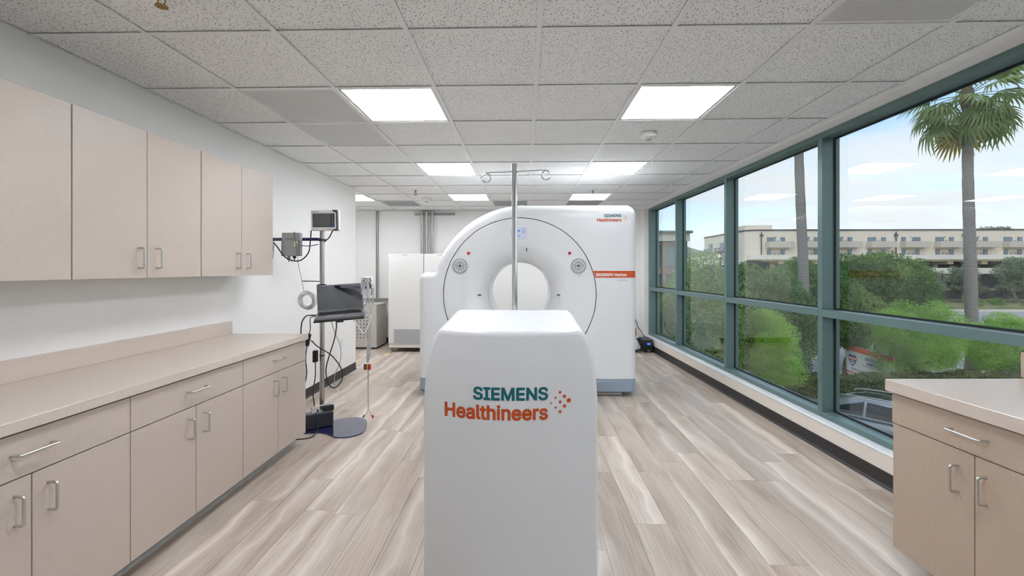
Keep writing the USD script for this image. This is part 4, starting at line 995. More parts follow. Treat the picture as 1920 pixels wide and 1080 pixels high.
cable('white cable loop hanging from the laptop right side', [(-1.375, 3.57, 1.018), (-1.31, 3.50, 1.020), (-1.235, 3.40, 1.01), (-1.235, 3.38, .955), (-1.275, 3.38, .865), (-1.33, 3.42, .90), (-1.40, 3.48, .960)], .0035, 'cable_white')
cable('dark cord from the lead module behind the white leads', [(-1.29, 3.47, 1.17), (-1.29, 3.48, 1.12), (-1.31, 3.46, 1.075), (-1.34, 3.43, 1.06)], .004, 'charcoal_plastic')
cable('black cord dropping beside the counter end to the floor', [(-1.903, 3.70, .705), (-1.905, 3.68, .60), (-1.885, 3.66, .48), (-1.895, 3.64, .36), (-1.905, 3.62, .24)], .0048, 'cable_black')
cable('black cord running down the pole to the foot', [(-1.858, 3.76, .552), (-1.855, 3.75, .42), (-1.860, 3.72, .30), (-1.838, 3.70, .20), (-1.825, 3.68, .150)], .0045, 'cable_black')
cable('black cord lying over the front of the power box onto the floor', [(-1.80, 3.64, .149), (-1.775, 3.612, .142), (-1.758, 3.600, .10), (-1.745, 3.575, .03), (-1.735, 3.50, .0135), (-1.74, 3.46, .005), (-1.80, 3.42, .0045), (-1.92, 3.40, .0045)], .004, 'cable_black')

# ------------------------------------------------------------------ outside: ground, road
GZ = -4.2
def flat(name, x0, x1, y0, y1, z, mat, th=0.1): return struct(name, bx(x0, x1, y0, y1, z - th, z), mat)
flat('ground', -60, 320, -60, 420, GZ - .05, 'lawn', .3)
flat('parking_lot', 2.7, 60, -30, 18.6, GZ, 'lot_asphalt')
road = thing('road', 'wide grey asphalt road with white lane markings', kind='structure', loc=(13.5, 23.5, GZ))
obj('surface', bx(13.5, 160, 23.5, 57.0, GZ - .1, GZ), 'asphalt', road)
flat('sidewalk', 11.0, 160, 20.6, 23.4, GZ + .12, 'sidewalk', .25)
flat('far_sidewalk', 13.5, 160, 57.0, 59.6, GZ + .14, 'sidewalk', .25)
flat('planting_bank', 13.5, 160, 59.6, 75.0, GZ + .5, 'soil_green', .8)
for yy, dash in ((27.2, True), (30.8, False), (34.4, True), (40.0, False), (43.6, True), (47.2, True), (51.0, False), (55.2, False)):
    ms = []
    if dash:
        xx = 15.0
        while xx < 110: ms.append(bx(xx, xx + 3.2, yy - .07, yy + .07, GZ, GZ + .006)); xx += 9.0
        for m_ in ms: obj('lane_dash', m_, 'lane_white', road)
    else:
        obj('lane_line', bx(13.5, 150, yy - .07, yy + .07, GZ, GZ + .006), 'lane_white', road)

# ------------------------------------------------------------------ outside: plants
def leaf_cloud(center, radii, n, size, seed, lumps=26, lump_r=0.42, droop=0.0, flatten=0.75, aspect=0.38):
    r = np.random.default_rng(seed); c, R = np.array(center, float), np.array(radii, float)
    d = r.normal(size=(lumps, 3)); d /= np.linalg.norm(d, axis=1, keepdims=True)
    lc = d * (r.uniform(0.25, 1.0, (lumps, 1)) ** 0.5) * (1 - lump_r * .75); lr = lump_r * r.uniform(.7, 1.2, lumps)
    k = r.integers(0, lumps, n); q = r.normal(size=(n, 3)); q /= np.linalg.norm(q, axis=1, keepdims=True); q[:, 2] *= flatten
    p = lc[k] + q * (lr[k] * r.uniform(.55, 1.05, n) ** .7)[:, None]
    P = c + p * R
    nrm = q + .7 * r.normal(size=(n, 3)) + np.array([0, 0, .35]); nrm /= np.linalg.norm(nrm, axis=1, keepdims=True)
    t = np.cross(nrm, r.normal(size=(n, 3))); t[:, 2] -= droop; t /= np.linalg.norm(t, axis=1, keepdims=True)
    b = np.cross(nrm, t); b /= np.linalg.norm(b, axis=1, keepdims=True)
    L = (size * r.uniform(.6, 1.35, n))[:, None]
    V = np.stack([P - t * L * .5, P + b * L * aspect * .5 - nrm * L * .08, P + t * L * .5, P - b * L * aspect * .5 - nrm * L * .08], 1).reshape(-1, 3)
    i = np.arange(n)[:, None] * 4
    return trimesh.Trimesh(V, np.vstack([i + [0, 1, 2], i + [0, 2, 3]]), process=False)
def trunk_mesh(base, top, r0, r1, bend=.2, seed=0):
    r = np.random.default_rng(seed); b, t = np.array(base, float), np.array(top, float)
    pts = [b + (t - b) * f + np.r_[r.normal(size=2) * bend * math.sin(f * PI), 0] for f in np.linspace(0, 1, 5)]
    pts = spline(pts, 4); return tube(pts, np.linspace(r0, r1, len(pts)), 9)
def tree(lab, x, y, zc, radii, mat, n, size, seed, group=None, cat='tree', name='leafy_tree', base=None, droop=0.0, branches=5, lumps=26, lump_r=.42, base_z=GZ, trunk_r=.14, aspect=.45):
    t = thing(name, lab, cat, (x, y, base_z), group=group)
    b = base or (x, y)
    obj('trunk', trunk_mesh((b[0], b[1], base_z - .05), (x, y, zc), trunk_r, trunk_r * .5, .12, seed), 'bark', t, smooth=50)
    r = np.random.default_rng(seed + 99)
    for k in range(branches):
        a = 2 * PI * k / branches + r.uniform(-.3, .3); s = r.uniform(.5, .8)
        f = r.uniform(.45, .75); z0 = base_z + (zc - base_z) * f
        obj('branch', trunk_mesh((x + (b[0] - x) * (1 - f), y + (b[1] - y) * (1 - f), z0), (x + math.cos(a) * radii[0] * s, y + math.sin(a) * radii[1] * s, zc + r.uniform(-.1, .5) * radii[2]), trunk_r * .5, trunk_r * .15, .08, seed + k), 'bark', t, smooth=50)
    obj('foliage', leaf_cloud((x, y, zc), radii, n, size, seed, lumps, lump_r, droop, aspect=aspect), mat, t, kind='stuff')
    return t
TG = 'trees outside the window'
tree('dark green tree filling the lower farthest window pane, next to the glass wing', 4.2, 13.5, -1.1, (1.5, 1.6, 2.5), 'leaf_dark', 42000, .125, 11, TG)
tree('dense green tree behind the second window from the far end', 6.0, 15.5, -.75, (2.1, 1.9, 2.8), 'leaf_mid', 62000, .13, 12, TG, lumps=44)
tree('broad dark tree left of the bare palm trunk, in the third window', 10.2, 19.0, -.55, (2.4, 2.1, 2.9), 'leaf_dark', 62000, .15, 13, TG, droop=.5, lumps=42)
tree('dark tree behind the bare palm trunk', 14.0, 21.8, -.5, (2.5, 1.9, 2.8), 'leaf_dark', 56000, .155, 14, TG, droop=.5, lumps=42)
tree('tall dark drooping tree just right of the big mullion, standing above the others', 18.9, 23.6, .15, (3.1, 2.2, 2.7), 'leaf_dark', 66000, .165, 15, TG, droop=.7, base=(18.2, 22.6), lumps=46)
tree('lower olive part-yellow tree at the left of the widest pane', 16.4, 22.3, -1.1, (1.7, 1.4, 2.0), 'leaf_mid', 36000, .13, 16, TG, droop=.4)
tree('bright lime green bushy tree in the lower third window', 8.35, 15.0, -1.45, (1.25, 1.25, 1.65), 'leaf_bright', 48000, .072, 17, TG, lumps=40, lump_r=.34, aspect=.35)
tree('rounded lime green tree above the right counter, left of the tall palm', 17.0, 19.0, -1.75, (1.75, 1.7, 2.05), 'leaf_bright', 62000, .085, 18, TG, base=(16.7, 19.2), lumps=52, lump_r=.34, aspect=.35)
tree('rounded lime green tree above the right counter, at the picture edge', 22.0, 19.6, -2.1, (2.5, 1.9, 1.75), 'leaf_bright', 54000, .09, 19, TG, lumps=46, lump_r=.34, aspect=.35)
tree('small dark drooping tree right behind the left lime green tree', 20.9, 23.6, -1.9, (1.5, 1.3, 1.15), 'leaf_dark', 20000, .16, 20, TG, droop=.7)
# across the road
FG = 'trees across the road'
far = [(53.0, 63.5, -.4, (2.6, 2.2, 2.3), 'grey-green tree across the road, first left of the tall palm trunk'), (58.6, 64.0, -.4, (2.6, 2.2, 2.5), 'grey-green tree across the road close beside the palm trunk on its left'), (48.0, 65.0, -1.2, (2.4, 2.0, 1.8), 'grey-green tree across the road peeping out right of the dark tree'),
       (73.0, 65.5, .7, (3.0, 2.4, 2.9), 'grey-green tree across the road second right of the palm trunk'), (80.5, 65.0, .8, (3.6, 2.6, 3.2), 'grey-green tree across the road at the right picture edge'), (66.5, 66.5, .4, (2.4, 2.0, 2.8), 'sparse grey-green tree across the road just right of the palm trunk'), (43.0, 66.0, -1.4, (2.6, 2.2, 1.8), 'grey-green tree across the road behind the dark tree'),
       (55.8, 67.5, -1.5, (2.6, 2.0, 1.9), 'low grey-green tree in the gap between two taller ones left of the palm trunk'), (62.5, 68.5, -1.6, (2.8, 2.0, 1.9), 'low grey-green tree behind the palm trunk across the road'), (69.8, 69.0, -1.8, (2.4, 2.0, 1.8), 'low grey-green tree across the road between the sparse tree and its right neighbour'), (77.0, 69.0, -1.5, (2.8, 2.0, 1.9), 'low grey-green tree across the road between the two rightmost trees')]
for k, (x, y, zc, R, lab) in enumerate(far):
    tree(lab, x, y, zc, R, 'leaf_grey', 9000 if k != 5 else 5000, .27, 40 + k, FG, base_z=GZ + .45, droop=.3, branches=4, trunk_r=.20)
r_ = np.random.default_rng(61)
for k, xx in enumerate(np.linspace(46, 92, 12)):
    t = thing('low_shrub', f"low shrub on the far bank of the road, {['first', 'second', 'third', 'fourth', 'fifth', 'sixth', 'seventh', 'eighth', 'ninth', 'tenth', 'eleventh', 'twelfth'][k]} from the left", 'shrub', (xx, 61.5, GZ + .5), group='shrubs on the far bank')
    obj('foliage', leaf_cloud((xx, 61.5 + r_.uniform(-.8, 1.2), GZ + .9), (1.5, 1.0, r_.uniform(.5, .9)), 900, .26, 70 + k, 10, .5), 'leaf_mid' if k % 3 else 'leaf_grey', t, kind='stuff')
tree('tree crown rising above the apartment roof at the right', 112.0, 105.0, 9.9, (5.0, 3, 2.2), 'leaf_grey', 3000, .5, 88, FG, base_z=GZ, trunk_r=.3)

def hedge(lab, x0, x1, y0, y1, z1, mat, n, seed, size=.042):
    t = thing('hedge', lab, 'hedge', ((x0 + x1) / 2, (y0 + y1) / 2, GZ)); r = np.random.default_rng(seed)
    P = np.stack([r.uniform(x0, x1, n), r.uniform(y0, y1, n), GZ + (z1 - GZ) * r.uniform(0, 1, n) ** .6], 1)
    top = r.uniform(0, 1, n) < .5; P[top, 2] = z1 - r.uniform(0, .12, top.sum()) + .07 * np.sin(P[top, 0] * 3.1)
    face = ~top & (r.uniform(0, 1, n) < .6); P[face, 1] = y0 + r.uniform(0, .12, face.sum())
    nr = r.normal(size=(n, 3)) + [0, -.5, .8]; nr /= np.linalg.norm(nr, axis=1, keepdims=True); tt = np.cross(nr, r.normal(size=(n, 3))); tt /= np.linalg.norm(tt, axis=1, keepdims=True); bb = np.cross(nr, tt)
    L = size * r.uniform(.6, 1.4, (n, 1)); V = np.stack([P - tt * L, P + bb * L * .6, P + tt * L, P - bb * L * .6], 1).reshape(-1, 3); i = np.arange(n)[:, None] * 4
    obj('foliage', trimesh.Trimesh(V, np.vstack([i + [0, 1, 2], i + [0, 2, 3]]), process=False), mat, t, kind='stuff')
    obj('stems', rbox(x0 + .1, x1 - .1, y0 + .1, y1 - .1, GZ, z1 - .14, .08, 8), 'bark', t)
hedge('clipped olive hedge behind the silver car, below the road sign', 10.9, 15.6, 17.5, 18.6, -3.05, 'leaf_hedge', 26000, 5)
hedge('clipped olive hedge continuing right under the lime green trees', 15.8, 24.0, 17.9, 18.9, -3.0, 'leaf_hedge', 32000, 6)
hedge('low brownish ground cover by the palm foot', 8.6, 10.7, 16.9, 18.6, -3.75, 'leaf_hedge', 12000, 8)

def frond_mesh(L, pet, spread, droop, r, nseg=18):
    """A fan leaf in local space: petiole along +x, blade fanning out from its end, tips drooping to -z."""
    V, F = [], []
    w = .022
    pts = [np.array([pet * f, 0, -.10 * pet * f * f]) for f in np.linspace(0, 1, 5)]
    tb_ = tube(pts, np.linspace(w, w * .6, 5), 4); V.append(tb_.vertices); F.append(tb_.faces); off = len(tb_.vertices)
    hub = pts[-1]
    for k in range(nseg):
        a = -spread + 2 * spread * (k + .5) / nseg; da = spread / nseg
        l = L * (1 - .28 * (abs(a) / spread) ** 2) * r.uniform(.88, 1.08); kink = r.uniform(.60, .72)
        def pt(f, ang, dz=0):
            d = f * l; return hub + np.array([d * math.cos(ang), d * math.sin(ang), dz - droop * l * max(0, f - .35) ** 1.7 * 1.6 - .1 * d * f])
        m_ = kink
        q = [pt(.02, a), pt(m_, a - da, -.015), pt(m_, a, .03), pt(m_, a + da, -.015), pt(.86, a - da * .4, 0), pt(.86, a + da * .4, 0), pt(1.0, a + r.uniform(-.05, .05), -.05 * l)]
        V.append(np.array(q)); F.append(np.array([[0, 1, 2], [0, 2, 3], [1, 4, 2], [2, 5, 3], [2, 4, 5], [4, 6, 5]]) + off); off += 7
    return trimesh.Trimesh(np.vstack(V), np.vstack(F), process=False)
def palm(lab, x, y, ztop, r0, r1, seed, n=46, L=1.15, lean=(0, 0)):
    t = thing('fan_palm', lab, 'palm tree', (x, y, GZ), group='tall fan palms outside'); r = np.random.default_rng(seed)
    pts = spline([(x, y, GZ), (x + .02 + lean[0] * .35, y, GZ + (ztop - GZ) * .35), (x - .03 + lean[0] * .7, y, GZ + (ztop - GZ) * .7), (x + lean[0], y, ztop)], 10)
    rad = np.linspace(r0, r1, len(pts)); rad[:3] *= [1.25, 1.12, 1.04]
    rad = rad * (1 + .03 * np.sin(np.arange(len(pts)) * 2.3))
    obj('trunk', tube(pts, rad, 18), 'palm_bark', t, smooth=50)
    c = pts[-1]
    obj('crown_shaft', tube([c - [0, 0, .5], c, c + [0, 0, .45], c + [0, 0, .8]], [r1 * 1.05, r1 * 1.5, r1 * 1.25, .04], 12), 'bark', t, smooth=50)
    for k in range(n):
        f = (k + .5) / n; az = k * 2.39996 + r.uniform(-.25, .25); el = math.radians(74 - 132 * f ** .8 + r.uniform(-9, 9))
        dead = f > .96; yel = (not dead) and r.uniform() < .06
        m = frond_mesh(L * r.uniform(.85, 1.1), r.uniform(1.0, 1.6) * (.9 if dead else 1), math.radians(r.uniform(70, 95) if not dead else 40), .50 + .45 * f + (.5 if dead else 0), r)
        m = place(m, rx=r.uniform(-.5, .5)); m = place(m, ry=-el); m = place(m, c + [0, 0, .28 * (1 - f)], rz=az)
        obj('frond', m, 'leaf_dead' if dead else 'leaf_yellow' if yel else 'leaf_palm', t)
    for k in range(8):
        az = r.uniform(0, 2 * PI); e = c + [math.cos(az) * 1.5, math.sin(az) * 1.5, r.uniform(.6, 1.1)]
        obj('flower_stalk', tube(spline([c + [0, 0, .4], c + (e - c) * .5 + [0, 0, .8], e, e + [math.cos(az) * .25, math.sin(az) * .25, -.7]], 5), .014, 4), 'leaf_dead', t)
palm('tall fan palm with full green crown in the right window pane', 22.75, 22.3, 10.05, .27, .19, 21, n=36, L=1.3, lean=(-.25, 0))
palm('tall bare grey palm trunk crossing the third window, crown above the view', 13.15, 20.3, 10.2, .24, .165, 22, n=30, lean=(-.42, 0))

# ------------------------------------------------------------------ outside: apartment building across the road
YA, XA0, XA1, ZR = 75.0, 38.6, 116.0, 8.05
ap = thing('apartment_building', 'long cream apartment building with balconies over a parking garage across the road', 'building', (75, YA, GZ))
main = unary_union([sbox(XA0, YA + 2.0, XA1, 93), sbox(XA0 + 2.0, YA, XA1, 93), Point(XA0 + 2.0, YA + 2.0).buffer(2.0, 24)])
obj('wall', prism(main, 3.0, ZR), 'stucco', ap, smooth=30)
rim = main.buffer(.12, join_style=1).difference(main.buffer(-.3))
obj('roof_edge', prism(rim, ZR, ZR + .22), 'dark_trim', ap)
obj('roof_box', bx(38.9, 43.6, 76.5, 84, ZR, ZR + 1.1), 'stucco', ap)
obj('upper_ledge', bx(XA0 - .2, XA1, YA - .9, YA + .02, 3.05, 3.85), 'stucco_white', ap)
obj('garage_ceiling', bx(XA0 + 2, XA1, YA - .6, YA + 14, 2.75, 3.05), 'garage_beige', ap)
obj('garage_back', bx(XA0 + 2, XA1, YA + 10, YA + 10.3, GZ, 3.0), 'garage_dark', ap)
obj('lower_ledge', bx(XA0 + 8, XA1, YA - .9, YA - .3, .62, 1.62), 'stucco_white', ap)
obj('garage_floor', bx(XA0 + 2, XA1, YA - .3, YA + 10, .5, .7), 'garage_dark', ap)
obj('lower_wall', bx(XA0 + 2, XA1, YA + .4, YA + .7, GZ, .5), 'garage_dark', ap)
obj('terrace_wall', bx(XA0 + 2, XA1, YA - 3.0, YA - 2.6, -2.1, -1.75), 'terrace', ap)
for k in range(14):
    xx = XA0 + 5 + k * 5.7
    obj('garage_beam', bx(xx, xx + 1.0, YA - .3, YA + 2, 2.25, 2.76), 'garage_beige', ap)
    obj('garage_column', bx(xx + .2, xx + .7, YA + 2.2, YA + 2.7, GZ, 2.76), 'stucco', ap)
def awin(x0, x1, z0, z1, y=YA):
    w = obj('window', bx(x0, x1, y - .06, y + .05, z0, z1), 'window_frame_grey', ap)
    nn = 2 if x1 - x0 > 1.0 else 1; e = .07; ww = (x1 - x0 - e * (nn + 1)) / nn
    for q in range(nn): obj('pane', bx(x0 + e + q * (ww + e), x0 + e + q * (ww + e) + ww, y - .08, y - .055, z0 + e, z1 - e), 'far_glass', w)
for k in range(13):
    xs = 41.6 + k * 5.70           # one flat: door window, vent, narrow window; balcony in front; two windows below
    if k not in (4, 9):
        awin(xs + .25, xs + 1.65, 5.6, 6.9)
        awin(xs + 2.55, xs + 3.3, 5.7, 6.9)
    else:
        awin(xs + .2, xs + .95, 5.9, 6.9); awin(xs + 2.1, xs + 3.4, 5.6, 6.9)
    obj('vent', bx(xs + 1.9, xs + 2.3, YA - .05, YA, 5.9, 6.4), 'vent_louver', ap)
    awin(xs + .25, xs + .95, 3.55 + .3, 4.75); awin(xs + 2.55, xs + 3.25, 3.85, 4.75)
    for q in (1.3, 1.98): obj('vent', bx(xs + q, xs + q + .42, YA - .05, YA, 3.88, 4.28), 'vent_louver', ap)
    b = obj('balcony', bx(xs + 0.0, xs + 4.2, YA - 1.25, YA, 5.08, 5.22), 'balcony_paint', ap)
    obj('parapet', bx(xs + 0.0, xs + 4.2, YA - 1.25, YA - 1.13, 5.22, 6.12), 'balcony_paint', b)
    obj('parapet', bx(xs + 0.0, xs + .12, YA - 1.13, YA, 5.22, 6.12), 'balcony_paint', b)
    obj('parapet', bx(xs + 4.08, xs + 4.2, YA - 1.13, YA, 5.22, 6.12), 'balcony_paint', b)
    obj('bracket', bx(xs + .45, xs + 3.4, YA - .8, YA, 4.85, 5.08), 'balcony_paint', b)
    if k % 2 == 0:
        obj('downpipe', [cyl((xs - .75, YA - .12, 3.85), (xs - .75, YA - .12, ZR - .2), .09, 8), bx(xs - 1.0, xs - .5, YA - .3, YA, ZR - 1.0, ZR - .65)], 'dark_trim', ap)
    obj('wall_lamp', bx(xs + 1.7, xs + 1.8, YA - .12, YA, 6.85, 6.98), 'led_orange' if k in (3, 7) else 'dark_trim', ap)
# the side that turns away on the left
def swin(y0, y1, z0, z1, balc):
    x = XA0
    w = obj('window', bx(x - .06, x + .05, y0, y1, z0, z1), 'window_frame_grey', ap); obj('pane', bx(x - .08, x - .055, y0 + .07, y1 - .07, z0 + .07, z1 - .07), 'far_glass', w)
    if balc:
        b = obj('balcony', bx(x - 1.0, x, y0 - .6, y1 + .6, z0 - .25, z0 - .08), 'dark_trim', ap)
        obj('railing', [bx(x - 1.0, x - .95, y0 - .6, y1 + .6, z0 + .6, z0 + .66)] + [bx(x - 1.0, x - .96, q, q + .05, z0 - .08, z0 + .6) for q in np.arange(y0 - .6, y1 + .6, .28)], 'dark_trim', b)
for y0 in (79.0, 84.0, 89.0):
    swin(y0, y0 + 1.6, 4.9, 6.6, True); swin(y0 + .3, y0 + 1.1, 2.9 + .35, 4.3, False)
obj('side_lower', bx(XA0 - .15, XA0 + .2, YA + 1, 93, 2.2, 3.0), 'stucco_white', ap); obj('side_base', bx(XA0 - .1, XA0 + .2, YA + 1, 93, GZ, 2.2), 'garage_dark', ap)

# far low block, sail shade, parked car and lamps between the wing and the apartments
fb = thing('distant_block', 'pale low building far behind the sail shade, seen in the second window', 'building', (52, 130, GZ))
obj('wall', bx(45, 64, 130, 145, GZ, 5.6), 'stucco_white', fb); obj('roof', bx(44.6, 64.4, 129.6, 145, 5.6, 6.0), 'wing_roof', fb)
for k in range(5): obj('window', bx(46.5 + k * 3.5, 48.2 + k * 3.5, 129.9, 130, 2.6, 4.4), 'far_glass', fb)
lw = struct('lawn_rise', bx(24, 44, 96, 128, GZ, 1.0), 'lawn')
ss_ = thing('sail_shade', 'pale grey sail shade stretched between posts in the second window', 'sail shade', (31, 82, GZ))
A3, B3, C3 = np.array([30.2, 82.0, 5.9]), np.array([36.2, 80.0, 4.4]), np.array([31.2, 88.0, 3.6]); g_ = []
for i in range(9):
    for j in range(9 - i): 
        u, v_ = i / 8, j / 8; p_ = A3 * (1 - u - v_) + B3 * u + C3 * v_; p_ = p_ - np.array([0, 0, 1.2]) * (u * v_ + u * (1 - u - v_) + v_ * (1 - u - v_)); g_.append(p_)
idx = {}; k = 0
for i in range(9):
    for j in range(9 - i): idx[i, j] = k; k += 1
f_ = [[idx[i, j], idx[i + 1, j], idx[i, j + 1]] for i in range(8) for j in range(8 - i)] + [[idx[i + 1, j], idx[i + 1, j + 1], idx[i, j + 1]] for i in range(8) for j in range(7 - i)]
vv = np.array(g_); n0 = len(vv); F2 = np.array(f_)
obj('cloth', trimesh.Trimesh(np.vstack([vv, vv - [0, 0, .05]]), np.vstack([F2, F2[:, ::-1] + n0]), process=False), 'sail_cloth', ss_, smooth=30)
for q in (A3, B3, C3): obj('post', cyl((q[0], q[1], GZ), q, .10, 10), 'dark_trim', ss_)
for k, (lx, ly, lz) in enumerate(((35.6, 79.0, 1.6 + 2.0), (31.3, 76.0, 3.2))):
    t = thing('garden_lamp', ('post lamp with round globe before the apartment side wall', 'post lamp with round globe under the sail shade')[k], 'lamp', (lx, ly, GZ))
    obj('post', cyl((lx, ly, GZ), (lx, ly, lz), .09, 10), 'dark_trim', t); g = trimesh.creation.icosphere(2, .22); g.apply_translation([lx, ly, lz + .2]); obj('globe', g, 'globe', t, smooth=True)

# glass wing of this building at the far left of the window
wg = thing('glass_wing', 'two-storey building wing with teal windows and brown piers in the farthest window', 'building', (8, 29, GZ))
WX0, WX1, WY = 1.0, 10.35, 28.0
obj('core', bx(WX0, WX1, WY + .3, 40, GZ, 3.25), 'wing_stone', wg)
obj('cornice', bx(WX0 - .2, WX1 + .25, WY - .25, 40, 3.2, 3.7), 'wing_cap', wg)
obj('roof_edge', bx(WX0 - .3, WX1 + .4, WY - .4, 40, 3.7, 3.85), 'wing_roof', wg)
obj('spandrel', bx(WX0, WX1, WY - .02, WY + .3, 1.05, 1.5), 'wing_stone', wg)
obj('spandrel', bx(WX0, WX1, WY - .02, WY + .3, GZ, -3.2), 'wing_stone', wg)
obj('head_band', bx(WX0, WX1, WY - .02, WY + .3, 2.95, 3.2), 'wing_stone', wg)
xs = np.arange(WX0 + .4, WX1 + .1, .95)
for k, xx in enumerate(xs): obj('pier', bx(xx - .12, xx + .12, WY - .15, WY + .3, GZ, 3.2), 'wing_stone', wg)
for k in range(len(xs) - 1):
    for z0, z1 in ((-3.2, -1.2), (-1.15, 1.05), (1.5, 2.95)):
        w = obj('window', bx(xs[k] + .12, xs[k + 1] - .12, WY + .12, WY + .3, z0, z1), 'dark_trim', wg)
        obj('pane', bx(xs[k] + .16, xs[k + 1] - .16, WY + .10, WY + .13, z0 + .05, z1 - .05), 'wing_glass', w)
obj('corner_pier', bx(WX1 - .3, WX1 + .1, WY - .2, WY + .4, GZ, 3.2), 'dark_trim', wg)

# ------------------------------------------------------------------ outside: road sign
sg = thing('road_sign', 'white public works sign with orange top band and blue shield behind the hedge', 'sign', (16.2, 20.6, GZ), 0)
SA, SB = np.array([16.45, 22.4]), np.array([16.05, 19.0]); sL = float(np.linalg.norm(SB - SA)); sdir = (SB - SA) / sL; sn = np.array([sdir[1], -sdir[0]])
if sn[0] > 0: sn = -sn
SZ0, SZ1 = GZ + .32, GZ + 1.75
def onS(m, a, z, lift=0.0):
    """xy drawing (x along the board from its far end, y up) onto the board's face."""
    v = tm(m).vertices; P = np.stack([SA[0] + sdir[0] * (a + v[:, 0]) + sn[0] * (v[:, 2] + lift), SA[1] + sdir[1] * (a + v[:, 0]) + sn[1] * (v[:, 2] + lift), z + v[:, 1]], 1)
    q = trimesh.Trimesh(P, tm(m).faces, process=False); return q
obj('board', onS(bx(0, sL, 0, SZ1 - SZ0, -.05, 0), 0, SZ0), 'sign_white', sg)
obj('top_band', onS(bx(0, sL, 0, .26, 0, .004), 0, SZ1 - .26), 'sign_orange', sg)
obj('post', [onS(bx(q, q + .09, 0, 1.5, -.14, -.051), 0, GZ) for q in (.3,)], 'pale_wood', sg); obj('post', onS(bx(sL - .4, sL - .31, 0, 1.5, -.14, -.051), 0, GZ), 'pale_wood', sg)
shp = Polygon([(-.28, .22), (-.16, .27), (0, .22), (.16, .27), (.28, .22), (.31, .02), (.2, -.2), (0, -.32), (-.2, -.2), (-.31, .02)])
obj('shield', onS(prism(shp, 0, .004), .62, SZ0 + .74), 'sign_blue', sg)
obj('shield_band', onS(bx(-.33, .33, -.02, .14, .004, .007), .62, SZ0 + .74), 'sign_red', sg)
def stext(s, h, w, a, z, mat, lift=.002): obj('lettering', onS(text(s, h, w, True, .003), a, z, lift), mat, sg)
stext('REBUILDING', .08, .56, .34, SZ0 + .765, 'white_ink', .007); stext('CA', .17, .30, .47, SZ0 + .53, 'white_ink', .005)
stext('INVESTING IN', .13, 1.25, 1.55, SZ0 + .90, 'sign_blue'); stext('AMERICA', .14, 1.05, 1.65, SZ0 + .70, 'sign_blue')
obj('rule', onS(bx(1.35, 3.1, 0, .025, 0, .004), 0, SZ0 + .61), 'sign_red', sg)
stext('YOUR TAX DOLLARS', .10, 1.35, .5, SZ0 + .24, 'grey_ink')
for k in range(6): obj('stripe', onS(prism(Polygon([(0, 0), (.11, 0), (.15, .09), (.04, .09)]), 0, .004), .12 + k * .16, SZ0 + .06), 'sign_red', sg)
obj('emblem', onS(prism(Point(0, 0).buffer(.11), 0, .004), 2.25, SZ0 + .42), 'sign_teal', sg)

